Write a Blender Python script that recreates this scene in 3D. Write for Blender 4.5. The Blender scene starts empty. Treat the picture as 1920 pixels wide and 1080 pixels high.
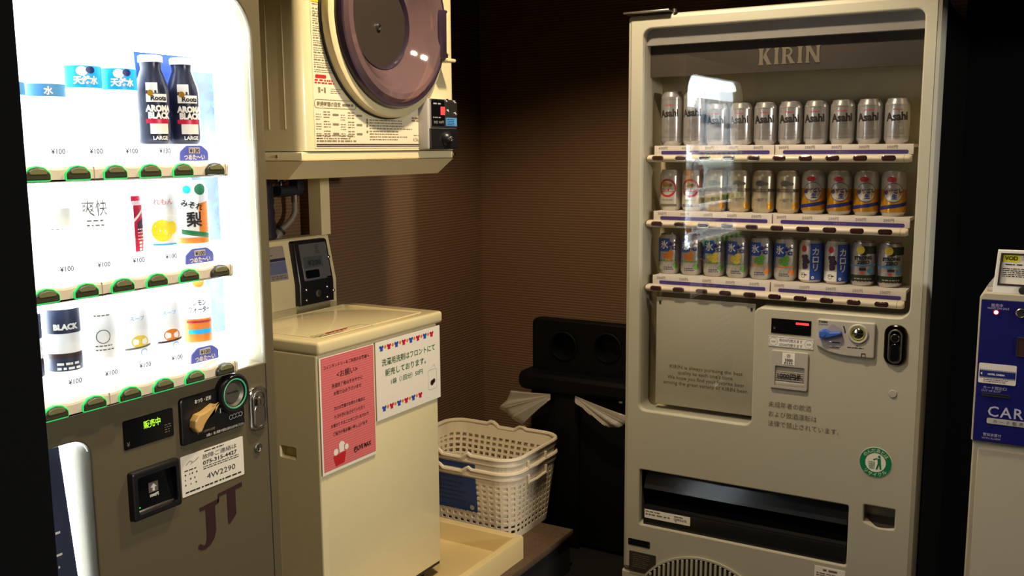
import bpy, bmesh, math, random
from mathutils import Vector, Matrix
from mathutils.geometry import tessellate_polygon

C = bpy.context.scene.collection
PI = math.pi
sin, cos = math.sin, math.cos
random.seed(7)

# ------------------------------------------------------------------ camera, world, exposure, room lamps
sc = bpy.context.scene
sc.view_settings.view_transform = 'Standard'
sc.view_settings.look = 'None'
sc.view_settings.exposure = 0.0
sc.view_settings.gamma = 1.0
sc.view_settings.use_curve_mapping = False
cam = bpy.data.cameras.new('camera')
cam.sensor_width = 36.0
cam.lens = 36.0 * 1800.0 / 1920.0
cam.clip_start = 0.02
cam_o = bpy.data.objects.new('camera', cam)
C.objects.link(cam_o)
YAW, PITCH, ROLL = (math.radians(a) for a in (30.5, 8.27, -0.4))
cam_o.location = (0, 0, 1.45)
fwd = Vector((-sin(YAW) * cos(PITCH), cos(YAW) * cos(PITCH), -sin(PITCH)))
rgt = Vector((cos(YAW), sin(YAW), 0))
upv = rgt.cross(fwd)
r2 = cos(ROLL) * rgt + sin(ROLL) * upv
u2 = -sin(ROLL) * rgt + cos(ROLL) * upv
cam_o.rotation_euler = Matrix((r2, u2, -fwd)).transposed().to_euler()
sc.camera = cam_o

world = bpy.data.worlds.new('world')
world.use_nodes = True
world.node_tree.nodes['Background'].inputs[0].default_value = (0.9, 0.8, 0.7, 1)
world.node_tree.nodes['Background'].inputs[1].default_value = 0.004
sc.world = world


def lamp(name, kind, loc, energy, color, size=0.05, target=None, spot=None, blend=0.15):
    l = bpy.data.lights.new(name, kind)
    l.energy = energy
    l.color = color
    if kind == 'SPOT':
        l.spot_size = math.radians(spot)
        l.spot_blend = blend
        l.shadow_soft_size = size
    elif kind == 'AREA':
        l.size = size
    else:
        l.shadow_soft_size = size
    o = bpy.data.objects.new(name, l)
    o.location = loc
    if target is not None:
        o.rotation_euler = (Vector(target) - Vector(loc)).to_track_quat('-Z', 'Y').to_euler()
    C.objects.link(o)
    return o


WARM = (1.0, 0.80, 0.52)
lamp('ceiling_downlight', 'SPOT', (-0.98, 1.98, 2.43), 104, WARM, 0.05, (-0.98, 1.98, 0), 133, 0.36)
lamp('ceiling_downlight_front', 'SPOT', (-0.72, 1.02, 2.43), 44, WARM, 0.05, (-0.72, 1.02, 0), 128, 0.5)
lamp('lobby_light', 'AREA', (4.9, 1.0, 1.95), 152, (1.0, 0.93, 0.82), 0.35, (0.0, 1.9, 1.2))


# ------------------------------------------------------------------ colour and materials
def lin(c):
    return tuple(((v / 12.92) if v <= 0.04045 else ((v + 0.055) / 1.055) ** 2.4) for v in c)


def rgb(r, g, b):
    return lin((r / 255, g / 255, b / 255)) + (1,)


def mat(name, col, rough=0.5, metal=0.0, noise=0.06, scale=40, bump=0.0, bscale=None, emit=None, estr=0.0, spec=0.5, coat=0.0):
    m = bpy.data.materials.new(name)
    m.use_nodes = True
    nt = m.node_tree
    b = nt.nodes['Principled BSDF']
    b.inputs['Roughness'].default_value = rough
    b.inputs['Metallic'].default_value = metal
    b.inputs['Specular IOR Level'].default_value = spec
    b.inputs['Coat Weight'].default_value = coat
    tc = nt.nodes.new('ShaderNodeTexCoord')
    nz = nt.nodes.new('ShaderNodeTexNoise')
    nz.inputs['Scale'].default_value = scale
    nz.inputs['Detail'].default_value = 3
    nt.links.new(tc.outputs['Object'], nz.inputs['Vector'])
    mx = nt.nodes.new('ShaderNodeMix')
    mx.data_type = 'RGBA'
    mx.inputs['A'].default_value = tuple(v * (1 - noise) for v in col[:3]) + (1,)
    mx.inputs['B'].default_value = tuple(min(1, v * (1 + noise)) for v in col[:3]) + (1,)
    nt.links.new(nz.outputs['Fac'], mx.inputs['Factor'])
    nt.links.new(mx.outputs['Result'], b.inputs['Base Color'])
    if bump:
        n2 = nt.nodes.new('ShaderNodeTexNoise')
        n2.inputs['Scale'].default_value = bscale or 300
        nt.links.new(tc.outputs['Object'], n2.inputs['Vector'])
        bp = nt.nodes.new('ShaderNodeBump')
        bp.inputs['Strength'].default_value = bump
        bp.inputs['Distance'].default_value = 0.002
        nt.links.new(n2.outputs['Fac'], bp.inputs['Height'])
        nt.links.new(bp.outputs['Normal'], b.inputs['Normal'])
    if emit:
        b.inputs['Emission Color'].default_value = emit
        b.inputs['Emission Strength'].default_value = estr
    return m


def pane_mat(name, tint=(1, 1, 1, 1), ior=1.5, gloss=(1, 1, 1, 1)):
    m = bpy.data.materials.new(name)
    m.use_nodes = True
    nt = m.node_tree
    nt.nodes.remove(nt.nodes['Principled BSDF'])
    fr = nt.nodes.new('ShaderNodeFresnel')
    ge = nt.nodes.new('ShaderNodeNewGeometry')
    io = nt.nodes.new('ShaderNodeMapRange')      # same reflectance for light entering and leaving the thin sheet
    io.inputs['To Min'].default_value = ior
    io.inputs['To Max'].default_value = 1.0 / ior
    nt.links.new(ge.outputs['Backfacing'], io.inputs['Value'])
    nt.links.new(io.outputs[0], fr.inputs['IOR'])
    tr = nt.nodes.new('ShaderNodeBsdfTransparent')
    tr.inputs['Color'].default_value = tint
    gl = nt.nodes.new('ShaderNodeBsdfGlossy')
    gl.inputs['Roughness'].default_value = 0.0
    gl.inputs['Color'].default_value = gloss
    mx = nt.nodes.new('ShaderNodeMixShader')
    nt.links.new(fr.outputs[0], mx.inputs[0])
    nt.links.new(tr.outputs[0], mx.inputs[1])
    nt.links.new(gl.outputs[0], mx.inputs[2])
    nt.links.new(mx.outputs[0], nt.nodes['Material Output'].inputs['Surface'])
    return m


def ribbed_mat(name, col, col2, pitch, axis='Z', rough=0.85, bump=0.35):
    """woven wallpaper with fine horizontal ribs, in world units"""
    m = mat(name, col, rough, spec=0.2)
    nt = m.node_tree
    b = nt.nodes['Principled BSDF']
    tc = nt.nodes.new('ShaderNodeTexCoord')
    sep = nt.nodes.new('ShaderNodeSeparateXYZ')
    nz = nt.nodes.new('ShaderNodeTexNoise')
    nz.inputs['Scale'].default_value = 14
    mp = nt.nodes.new('ShaderNodeMapping')
    mp.inputs['Scale'].default_value = (1, 1, 9)
    nt.links.new(tc.outputs['Object'], mp.inputs['Vector'])
    nt.links.new(mp.outputs[0], nz.inputs['Vector'])
    nt.links.new(tc.outputs['Object'], sep.inputs[0])
    ma = nt.nodes.new('ShaderNodeMath')
    ma.operation = 'MULTIPLY_ADD'
    ma.inputs[1].default_value = 2 * PI / pitch
    nt.links.new(sep.outputs[axis], ma.inputs[0])
    sc2 = nt.nodes.new('ShaderNodeMath')
    sc2.operation = 'MULTIPLY'
    sc2.inputs[1].default_value = 2.0
    nt.links.new(nz.outputs['Fac'], sc2.inputs[0])
    nt.links.new(sc2.outputs[0], ma.inputs[2])
    sn = nt.nodes.new('ShaderNodeMath')
    sn.operation = 'SINE'
    nt.links.new(ma.outputs[0], sn.inputs[0])
    mr = nt.nodes.new('ShaderNodeMapRange')
    mr.inputs['From Min'].default_value = -1
    nt.links.new(sn.outputs[0], mr.inputs['Value'])
    mx = nt.nodes.new('ShaderNodeMix')
    mx.data_type = 'RGBA'
    mx.inputs['A'].default_value = col2
    mx.inputs['B'].default_value = col
    nt.links.new(mr.outputs[0], mx.inputs['Factor'])
    nt.links.new(mx.outputs['Result'], b.inputs['Base Color'])
    bp = nt.nodes.new('ShaderNodeBump')
    bp.inputs['Strength'].default_value = bump
    bp.inputs['Distance'].default_value = 0.003
    nt.links.new(mr.outputs[0], bp.inputs['Height'])
    nt.links.new(bp.outputs['Normal'], b.inputs['Normal'])
    return m


def sky_card_mat(name, estr):
    """printed picture of blue sky with white cloud, lit from behind"""
    m = mat(name, (0.05, 0.3, 0.8, 1), 0.4)
    nt = m.node_tree
    b = nt.nodes['Principled BSDF']
    tc = nt.nodes.new('ShaderNodeTexCoord')
    nz = nt.nodes.new('ShaderNodeTexNoise')
    nz.inputs['Scale'].default_value = 16
    nz.inputs['Detail'].default_value = 4
    nt.links.new(tc.outputs['Object'], nz.inputs['Vector'])
    rp = nt.nodes.new('ShaderNodeValToRGB')
    rp.color_ramp.elements[0].position = 0.42
    rp.color_ramp.elements[0].color = (0.0, 0.012, 0.09, 1)
    rp.color_ramp.elements[1].position = 0.68
    rp.color_ramp.elements[1].color = (0.04, 0.14, 0.26, 1)
    nt.links.new(nz.outputs['Fac'], rp.inputs[0])
    nt.links.new(rp.outputs[0], b.inputs['Base Color'])
    nt.links.new(rp.outputs[0], b.inputs['Emission Color'])
    b.inputs['Emission Strength'].default_value = estr
    return m


M = {}
M['wall'] = ribbed_mat('woven_brown_wallpaper', rgb(124, 94, 68), rgb(104, 79, 58), 0.0105)
M['dark_wall'] = mat('near_black_paint_and_shade', rgb(8, 8, 10), 0.8, noise=0.15, scale=6, spec=0.15)  # black wall paint; on the back wall's right part it is painted shade
M['ceiling'] = mat('dark_ceiling_paint', rgb(58, 50, 44), 0.9)
M['floor'] = mat('dark_floor_tile', rgb(26, 24, 23), 0.45, noise=0.3, scale=12)
M['champagne'] = mat('champagne_beige_steel', rgb(180, 177, 162), 0.42, metal=0.1, noise=0.05, scale=220, bump=0.04, bscale=700)
M['champagne_in'] = mat('olive_beige_inner_panel', rgb(186, 176, 144), 0.55, noise=0.04)
M['cabinet_dark'] = mat('black_brown_cabinet_side', rgb(6, 6, 6), 0.8, spec=0.08)
M['olive'] = mat('olive_grey_metallic_paint', rgb(110, 101, 78), 0.40, metal=0.3, noise=0.12, scale=420, bump=0.05, bscale=900)
M['cream'] = mat('cream_enamel', rgb(226, 214, 172), 0.32, noise=0.03, coat=0.3)
M['lid_gloss'] = mat('glossy_cream_lid', rgb(218, 204, 162), 0.16, noise=0.03, coat=0.5)
M['cream_plastic'] = mat('cream_plastic', rgb(222, 208, 164), 0.38, noise=0.03)
M['tray'] = mat('cream_tray_plastic', rgb(224, 202, 148), 0.4, noise=0.04, scale=9)
M['basket'] = mat('white_basket_plastic', rgb(226, 214, 190), 0.42, noise=0.03)
M['black_plastic'] = mat('black_plastic', rgb(22, 22, 24), 0.35, noise=0.15)
M['bin_black'] = mat('dull_black_plastic', rgb(6, 6, 6), 0.55, noise=0.2, spec=0.18)
M['dark_gloss'] = mat('dark_smoked_panel', rgb(14, 15, 18), 0.12, noise=0.1)
M['chrome'] = mat('chrome', rgb(205, 205, 205), 0.16, metal=1.0, noise=0.04)
M['steel'] = mat('brushed_steel', rgb(168, 164, 158), 0.34, metal=1.0, noise=0.1, scale=90)
M['alu'] = mat('silver_can_metal', rgb(188, 186, 188), 0.24, metal=0.65, noise=0.05)
M['can_end'] = mat('can_end_metal', rgb(190, 184, 172), 0.25, metal=1.0)
M['white'] = mat('white_print', rgb(232, 230, 224), 0.5, noise=0.03)


def sheer_mat(name, col, clear):
    """thin clear plastic full of light: part see-through, part milky"""
    m = mat(name, col, 0.2, noise=0.01)
    nt = m.node_tree
    t = nt.nodes.new('ShaderNodeBsdfTransparent')
    x = nt.nodes.new('ShaderNodeMixShader')
    x.inputs[0].default_value = 1 - clear
    nt.links.new(t.outputs[0], x.inputs[1])
    nt.links.new(nt.nodes['Principled BSDF'].outputs[0], x.inputs[2])
    nt.links.new(x.outputs[0], nt.nodes['Material Output'].inputs['Surface'])
    return m


M['clear_bottle'] = sheer_mat('clear_bottle_plastic', rgb(240, 248, 252), 0.5)
M['tea_bottle'] = sheer_mat('pale_tea_bottle', rgb(244, 248, 236), 0.45)
M['pale_can'] = mat('white_can_coat', rgb(250, 250, 250), 0.3, noise=0.01)
M['white_can'] = mat('white_can_paint', rgb(206, 200, 190), 0.28, metal=0.3, noise=0.03)
M['cream_can'] = mat('cream_can_paint', rgb(190, 178, 150), 0.26, metal=0.4, noise=0.04)
M['gold_can'] = mat('gold_can_paint', rgb(200, 144, 28), 0.26, metal=0.5, noise=0.05)
M['pearl_can'] = mat('pearl_can_paint', rgb(186, 182, 174), 0.25, metal=0.3, noise=0.04)
M['rail'] = mat('pale_price_rail', rgb(216, 208, 202), 0.5, noise=0.02)
M['bar'] = mat('ivory_button_bar', rgb(226, 214, 194), 0.35, noise=0.02)
M['purple'] = mat('purple_print', rgb(62, 44, 124), 0.5)
M['ink'] = mat('black_ink', rgb(28, 27, 30), 0.6)
M['grey_ink'] = mat('grey_ink', rgb(104, 98, 88), 0.6)
M['brown_ink'] = mat('brown_ink', rgb(92, 82, 62), 0.6)
M['pale_ink'] = mat('faded_brown_ink', rgb(128, 116, 92), 0.6)
M['black_green'] = mat('black_green_print', rgb(18, 40, 28), 0.5)
M['beige_ink'] = mat('beige_print', rgb(150, 140, 120), 0.6)
M['red'] = mat('red_print', rgb(188, 34, 40), 0.45)
M['crimson'] = mat('crimson_print', rgb(196, 20, 60), 0.35)
M['orange'] = mat('orange_print', rgb(226, 128, 34), 0.45)
M['yellow'] = mat('yellow_print', rgb(232, 206, 60), 0.45)
M['lemon'] = mat('lemon_yellow_print', rgb(255, 228, 20), 0.4)
M['green'] = mat('green_print', rgb(14, 122, 76), 0.5)
M['leaf'] = mat('leaf_green_print', rgb(92, 158, 52), 0.45)
M['dark_green'] = mat('dark_green_ink', rgb(40, 92, 46), 0.6)
M['blue'] = mat('blue_print', rgb(38, 78, 176), 0.4)
M['navy'] = mat('navy_print', rgb(26, 36, 112), 0.4)
M['sky'] = mat('sky_blue_print', rgb(80, 150, 205), 0.45)
M['cyan'] = mat('cyan_label_print', rgb(10, 175, 250), 0.4)
M['pale_yellow'] = mat('pale_yellow_print', rgb(253, 252, 246), 0.45)
M['grape'] = mat('dark_grape_print', rgb(56, 34, 66), 0.45)
M['pink'] = mat('pink_paper', rgb(208, 100, 104), 0.7, noise=0.05, scale=14)
M['pink_line'] = mat('pale_pink_print', rgb(222, 124, 126), 0.7)
M['paper'] = mat('white_paper', rgb(232, 226, 214), 0.7, noise=0.03, scale=18)
M['maroon'] = mat('dark_maroon_print', rgb(52, 26, 30), 0.5)
M['button_lens'] = mat('dark_red_button_lens', rgb(62, 30, 30), 0.15, noise=0.1)
M['smoke_lens'] = mat('smoked_olive_button_lens', rgb(66, 66, 50), 0.12)
M['card_blue'] = mat('deep_blue_face', rgb(14, 16, 92), 0.42, noise=0.06)
M['card_cream'] = mat('cream_painted_steel', rgb(172, 164, 144), 0.5, noise=0.03)
M['grey_plastic'] = mat('light_grey_plastic', rgb(172, 168, 164), 0.42)
M['lever_blue'] = mat('blue_lever_plastic', rgb(58, 96, 190), 0.3)
M['gold_lever'] = mat('tan_lever_plastic', rgb(206, 168, 104), 0.35)
M['label_blue'] = mat('blue_laminated_label', rgb(40, 66, 118), 0.4)
M['bag'] = mat('translucent_white_bag', rgb(158, 150, 138), 0.4, noise=0.12, scale=30, bump=0.5, bscale=40)
M['plinth_top'] = mat('brown_speckled_board', rgb(92, 72, 54), 0.7, noise=0.5, scale=110)
M['plinth_side'] = mat('black_board', rgb(26, 24, 24), 0.6, noise=0.2)
M['duct'] = mat('dark_blue_black_rubber', rgb(24, 24, 36), 0.6)
M['hose'] = mat('grey_hose', rgb(120, 112, 100), 0.5)
M['brass'] = mat('dull_metal_tap', rgb(130, 122, 112), 0.35, metal=0.9)
M['pane'] = pane_mat('clear_window_pane', ior=1.62)
M['jt_pane'] = pane_mat('clear_front_pane', ior=1.45)
M['drum'] = mat('dark_brown_drum_back', rgb(48, 40, 35), 0.5, noise=0.1, scale=60, bump=0.2, bscale=200)
M['door_rim'] = mat('dark_violet_rim_plastic', rgb(52, 40, 56), 0.2)
M['drum_shell'] = mat('dull_drum_shell', rgb(124, 104, 96), 0.45)
M['red_led'] = mat('red_led', rgb(200, 20, 20), 0.4, emit=(1, 0.03, 0.03, 1), estr=3.0)
M['red_led_hot'] = mat('red_indicator_led', rgb(255, 120, 120), 0.4, emit=(1, 0.25, 0.3, 1), estr=6.0)
M['green_led'] = mat('green_button_glow', rgb(40, 200, 90), 0.4, emit=(0.03, 0.75, 0.16, 1), estr=0.6)
M['lime_led'] = mat('lime_display_text', rgb(160, 240, 30), 0.4, emit=(0.42, 0.95, 0.03, 1), estr=1.2)
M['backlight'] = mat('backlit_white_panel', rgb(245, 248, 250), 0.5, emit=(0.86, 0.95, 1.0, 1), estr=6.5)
M['glow_low'] = mat('glowing_white_strip', rgb(245, 248, 250), 0.5, emit=(0.88, 0.95, 1.0, 1), estr=1.4)  # price panels are backlit; on liner and shelves the glow is painted brightness
M['tube'] = mat('fluorescent_diffuser', rgb(250, 250, 250), 0.5, emit=(0.85, 0.95, 1.0, 1), estr=14.0)
M['sky_card'] = sky_card_mat('blue_sky_picture', 0.1)
M['coffee_black'] = mat('black_bottle_can', rgb(26, 30, 54), 0.3)
M['slate'] = mat('slate_blue_board', rgb(38, 46, 72), 0.4)

tint = bpy.data.materials.new('mauve_door_plastic')
tint.use_nodes = True
_nt = tint.node_tree
_b = _nt.nodes['Principled BSDF']
_b.inputs['Base Color'].default_value = rgb(128, 104, 108)
_b.inputs['Roughness'].default_value = 0.06
_b.inputs['Coat Weight'].default_value = 0.5
_t = _nt.nodes.new('ShaderNodeBsdfTransparent')
_t.inputs['Color'].default_value = rgb(214, 190, 196)
_x = _nt.nodes.new('ShaderNodeMixShader')
_x.inputs[0].default_value = 0.55
_nt.links.new(_t.outputs[0], _x.inputs[1])
_nt.links.new(_b.outputs[0], _x.inputs[2])
_nt.links.new(_x.outputs[0], _nt.nodes['Material Output'].inputs['Surface'])
M['mauve'] = tint

# ------------------------------------------------------------------ mesh helpers
_tc = bpy.data.curves.new('lettering_source', 'FONT')
_to = bpy.data.objects.new('lettering_source', _tc)


def text_mesh(s, size, align='CENTER', bold=0.0, space=1.0, line=1.0, res=2):
    _tc.body = s
    _tc.size = size
    _tc.align_x = align
    _tc.resolution_u = res
    _tc.offset = bold
    _tc.space_character = space
    _tc.space_line = line
    m = _to.to_mesh()
    vs = [tuple(v.co) for v in m.vertices]
    fs = [tuple(p.vertices) for p in m.polygons]
    _to.to_mesh_clear()
    return vs, fs


def split_x(vs, fs, step):
    """cut flat lettering into narrow upright strips so it can follow a round can"""
    bm = bmesh.new()
    bv = [bm.verts.new(v) for v in vs]
    for f in fs:
        try:
            bm.faces.new([bv[i] for i in f])
        except ValueError:
            pass
    x = min(v[0] for v in vs) + step
    while x < max(v[0] for v in vs):
        bmesh.ops.bisect_plane(bm, geom=bm.verts[:] + bm.edges[:] + bm.faces[:], plane_co=(x, 0, 0), plane_no=(1, 0, 0))
        x += step
    bm.verts.index_update()
    out = [tuple(v.co) for v in bm.verts], [tuple(v.index for v in f.verts) for f in bm.faces]
    bm.free()
    return out


def arc(cx, cz, r, a0, a1, n):
    return [(cx + r * cos(a0 + (a1 - a0) * i / n), cz + r * sin(a0 + (a1 - a0) * i / n)) for i in range(n + 1)]


def circ(cx, cz, r, n=24, rz=None):
    rz = rz or r
    return [(cx + r * cos(2 * PI * i / n), cz + rz * sin(2 * PI * i / n)) for i in range(n)]


def rrect(x0, x1, z0, z1, r=0.0, n=5):
    if r <= 0:
        return [(x0, z0), (x1, z0), (x1, z1), (x0, z1)]
    r = min(r, (x1 - x0) / 2 - 1e-5, (z1 - z0) / 2 - 1e-5)
    p = []
    p += arc(x1 - r, z0 + r, r, -PI / 2, 0, n)
    p += arc(x1 - r, z1 - r, r, 0, PI / 2, n)
    p += arc(x0 + r, z1 - r, r, PI / 2, PI, n)
    p += arc(x0 + r, z0 + r, r, PI, 1.5 * PI, n)
    return p


def round_poly(pts, radii, n=6):
    out = []
    k = len(pts)
    for i in range(k):
        p = Vector(pts[i])
        a = (Vector(pts[i - 1]) - p).normalized()
        b = (Vector(pts[(i + 1) % k]) - p).normalized()
        r = radii[i] if isinstance(radii, (list, tuple)) else radii
        if r <= 0:
            out.append(tuple(p))
            continue
        ang = math.acos(max(-1, min(1, a.dot(b))))
        d = r / math.tan(ang / 2)
        s, e = p + a * d, p + b * d
        c = p + (a + b).normalized() * (r / sin(ang / 2))
        a0 = math.atan2(s.y - c.y, s.x - c.x)
        a1 = math.atan2(e.y - c.y, e.x - c.x)
        while a1 - a0 > PI:
            a1 -= 2 * PI
        while a1 - a0 < -PI:
            a1 += 2 * PI
        out += arc(c.x, c.y, r, a0, a1, n)
    return out


def grow(loop, d):
    """offset a closed loop outwards by d (inwards if negative)"""
    k = len(loop)
    area = sum(loop[i][0] * loop[(i + 1) % k][1] - loop[(i + 1) % k][0] * loop[i][1] for i in range(k))
    sg = 1 if area > 0 else -1
    out = []
    for i in range(k):
        p0, p1, p2 = Vector(loop[i - 1]), Vector(loop[i]), Vector(loop[(i + 1) % k])
        e1, e2 = (p1 - p0), (p2 - p1)
        if e1.length < 1e-9:
            e1 = e2
        if e2.length < 1e-9:
            e2 = e1
        n1 = Vector((e1.y, -e1.x)).normalized() * sg
        n2 = Vector((e2.y, -e2.x)).normalized() * sg
        n = n1 + n2
        if n.length < 1e-6:
            n = n1
        n.normalize()
        q = max(0.35, n.dot(n1))
        out.append((p1.x + n.x * d / q, p1.y + n.y * d / q))
    return out


class MB:
    def __init__(self):
        self.v, self.f, self.mi, self.m = [], [], [], 0
        self.mx = None

    def add(self, vs, fs):
        o = len(self.v)
        self.v += [tuple(p) for p in vs]
        self.f += [tuple(i + o for i in q) for q in fs]
        self.mi += [self.m] * len(fs)
        return self

    def box(self, x0, x1, y0, y1, z0, z1, b=0.0, seg=2):
        bm = bmesh.new()
        bmesh.ops.create_cube(bm, size=1.0)
        for v in bm.verts:
            v.co = Vector(((x0 + x1) / 2 + v.co.x * (x1 - x0), (y0 + y1) / 2 + v.co.y * (y1 - y0), (z0 + z1) / 2 + v.co.z * (z1 - z0)))
        if b > 0:
            b = min(b, 0.49 * min(abs(x1 - x0), abs(y1 - y0), abs(z1 - z0)))
            bmesh.ops.bevel(bm, geom=list(bm.edges), offset=b, segments=seg, affect='EDGES', profile=0.5)
        self.bm(bm)
        return self

    def bm(self, bm):
        bm.verts.index_update()
        self.add([v.co[:] for v in bm.verts], [tuple(v.index for v in f.verts) for f in bm.faces])
        bm.free()

    def prism(self, loops, y0, y1, bevel=0.0, hole_bevel=0.0, back=True):
        """extrude polygon (first loop) with holes (other loops), lying in x-z, from y0 (front) to y1"""
        fl = []
        for i, l in enumerate(loops):
            bv = bevel if i == 0 else hole_bevel
            fl.append(grow(l, -bv) if (bv and i == 0) else (grow(l, bv) if bv else l))
        tri = tessellate_polygon([[Vector((p[0], p[1], 0)) for p in l] for l in fl])
        flat = [p for l in fl for p in l]

        def orient(t, s):
            a, b, c = (flat[i] for i in t)
            ar = (b[0] - a[0]) * (c[1] - a[1]) - (c[0] - a[0]) * (b[1] - a[1])
            return tuple(t) if ar * s > 0 else (t[0], t[2], t[1])
        self.add([(p[0], y0, p[1]) for p in flat], [orient(t, 1) for t in tri])
        if back:
            flat2 = [p for l in loops for p in l]
            self.add([(p[0], y1, p[1]) for p in flat2], [orient(t, -1) for t in tri])
        for i, l in enumerate(loops):
            k = len(l)
            ar = sum(l[j][0] * l[(j + 1) % k][1] - l[(j + 1) % k][0] * l[j][1] for j in range(k))
            bv = bevel if i == 0 else hole_bevel
            rings = [(fl[i], y0)]
            if bv:
                q = 0.35 * bv
                mid = [((a[0] * 0.3 + b[0] * 0.7), (a[1] * 0.3 + b[1] * 0.7)) for a, b in zip(fl[i], l)]
                rings += [(mid, y0 + q), (l, y0 + bv)]
            rings.append((l, y1))
            vs = [(p[0], y, p[1]) for lp, y in rings for p in lp]
            fs = []
            flip = (ar > 0) != (i > 0)
            for r in range(len(rings) - 1):
                for j in range(k):
                    a, b = r * k + j, r * k + (j + 1) % k
                    q = (a, a + k, b + k, b)
                    fs.append(q if flip else q[::-1])
            self.add(vs, fs)
        return self

    def lathe(self, prof, c=(0, 0, 0), axis='z', n=24, a0=0.0, a1=2 * PI):
        """prof: list of (radius, height along axis)"""
        full = abs(a1 - a0 - 2 * PI) < 1e-6
        m = n if full else n + 1
        vs, fs = [], []
        for r, h in prof:
            for i in range(m):
                a = a0 + (a1 - a0) * i / n
                if axis == 'z':
                    vs.append((c[0] + r * cos(a), c[1] + r * sin(a), c[2] + h))
                elif axis == 'y':
                    vs.append((c[0] + r * cos(a), c[1] + h, c[2] + r * sin(a)))
                else:
                    vs.append((c[0] + h, c[1] + r * cos(a), c[2] + r * sin(a)))
        for k in range(len(prof) - 1):
            for i in range(n):
                j = (i + 1) % m
                q = (k * m + i, k * m + j, (k + 1) * m + j, (k + 1) * m + i)
                fs.append(q if axis != 'y' else q[::-1])
        self.add(vs, fs)
        return self

    def cyl(self, c, r, h, axis='y', n=20, b=0.0):
        b = min(b, r * .5, abs(h) * .5)
        pr = [(1e-5, 0), (r - b, 0), (r, b), (r, h - b), (r - b, h), (1e-5, h)]
        return self.lathe(pr, c, axis, n)

    def tube(self, pts, r, n=8, closed=False):
        pts = [Vector(p) for p in pts]
        k = len(pts)
        vs, fs = [], []
        ref = Vector((0, 0, 1))
        for i, p in enumerate(pts):
            a = pts[i - 1] if (i or closed) else p
            b = pts[(i + 1) % k] if (i < k - 1 or closed) else p
            d = (b - a).normalized()
            if abs(d.dot(ref)) > 0.95:
                ref = Vector((1, 0, 0))
            s = d.cross(ref).normalized()
            t = s.cross(d)
            rr = r[i] if isinstance(r, (list, tuple)) else r
            for j in range(n):
                q = 2 * PI * j / n
                vs.append(p + s * cos(q) * rr + t * sin(q) * rr)
        for i in range(k if closed else k - 1):
            for j in range(n):
                a, b = i * n + j, i * n + (j + 1) % n
                c2, d2 = ((i + 1) % k) * n + (j + 1) % n, ((i + 1) % k) * n + j
                fs.append((a, b, c2, d2))
        if not closed:
            fs.append(tuple(range(n))[::-1])
            fs.append(tuple((k - 1) * n + j for j in range(n)))
        self.add(vs, fs)
        return self

    def text(self, s, x, z, size, y=-0.0008, align='CENTER', bold=0.0, width=None, space=1.0, line=1.0, rot=0.0, tall=1.0):
        vs, fs = text_mesh(s, size, align, bold, space, line)
        if not vs:
            return self
        sx = 1.0
        if width:
            w = max(v[0] for v in vs) - min(v[0] for v in vs)
            sx = width / max(w, 1e-6)
        c, s_ = cos(rot), sin(rot)
        self.add([(x + (v[0] * sx) * c - v[1] * tall * s_, y, z + v[0] * sx * s_ + v[1] * tall * c) for v in vs], fs)
        return self

    def poly(self, pts, y):
        tri = tessellate_polygon([[Vector((p[0], p[1], 0)) for p in pts]])
        fs = []
        for t in tri:
            a, b, c = (pts[i] for i in t)
            ar = (b[0] - a[0]) * (c[1] - a[1]) - (c[0] - a[0]) * (b[1] - a[1])
            fs.append(tuple(t) if ar > 0 else (t[0], t[2], t[1]))
        self.add([(p[0], y, p[1]) for p in pts], fs)
        return self

    def ring(self, cx, cz, r0, r1, y, n=28, a0=0.0, a1=2 * PI):
        vs, fs = [], []
        for i in range(n + 1):
            a = a0 + (a1 - a0) * i / n
            vs += [(cx + r0 * cos(a), y, cz + r0 * sin(a)), (cx + r1 * cos(a), y, cz + r1 * sin(a))]
        for i in range(n):
            fs.append((2 * i, 2 * i + 1, 2 * i + 3, 2 * i + 2))
        self.add(vs, fs)
        return self

    def text_arc(self, s, cx, cz, r, size, mid, step, y, up=True, bold=0.0):
        k = len(s)
        for i, ch in enumerate(s):
            a = mid + ((k - 1) / 2 - i) * step * (1 if up else -1)
            vs, fs = text_mesh(ch, size, 'CENTER', bold)
            rot = a - PI / 2 if up else a + PI / 2
            c, q = cos(rot), sin(rot)
            o = -size * 0.36
            self.add([(cx + r * cos(a) + v[0] * c - (v[1] + o) * q, y, cz + r * sin(a) + v[0] * q + (v[1] + o) * c) for v in vs], fs)
        return self

    def dashes(self, x0, z0, w, rows, pitch, h, y=-0.0008, seed=1, fill=0.8, word=4.0, ragged=0.3):
        """rows of tiny print, too small to read in the photograph; z0 is the top row"""
        rnd = random.Random(seed)
        for r in range(rows):
            x, z = x0, z0 - r * pitch
            end = x0 + w * (1 - ragged * rnd.random())
            while x < end:
                l = min(h * word * (0.3 + rnd.random()), end - x)
                self.add([(x, y, z), (x + l, y, z), (x + l, y, z + h), (x, y, z + h)], [(0, 1, 2, 3)])
                x += l + h * (0.4 + 0.8 * rnd.random()) / fill
        return self

    # ---- prints wrapped round an upright can of radius r (front towards -y, angle 0)
    def wpatch(self, a0, a1, z0, z1, r, n=None, skew=0.0):
        n = n or max(2, int(abs(a1 - a0) / 0.2))
        vs, fs = [], []
        for i in range(n + 1):
            a = a0 + (a1 - a0) * i / n
            dz = skew * (i / n - 0.5)
            vs += [(r * sin(a), -r * cos(a), z0 + dz), (r * sin(a), -r * cos(a), z1 + dz)]
        for i in range(n):
            fs.append((2 * i, 2 * i + 2, 2 * i + 3, 2 * i + 1))
        self.add(vs, fs)
        return self

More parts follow.
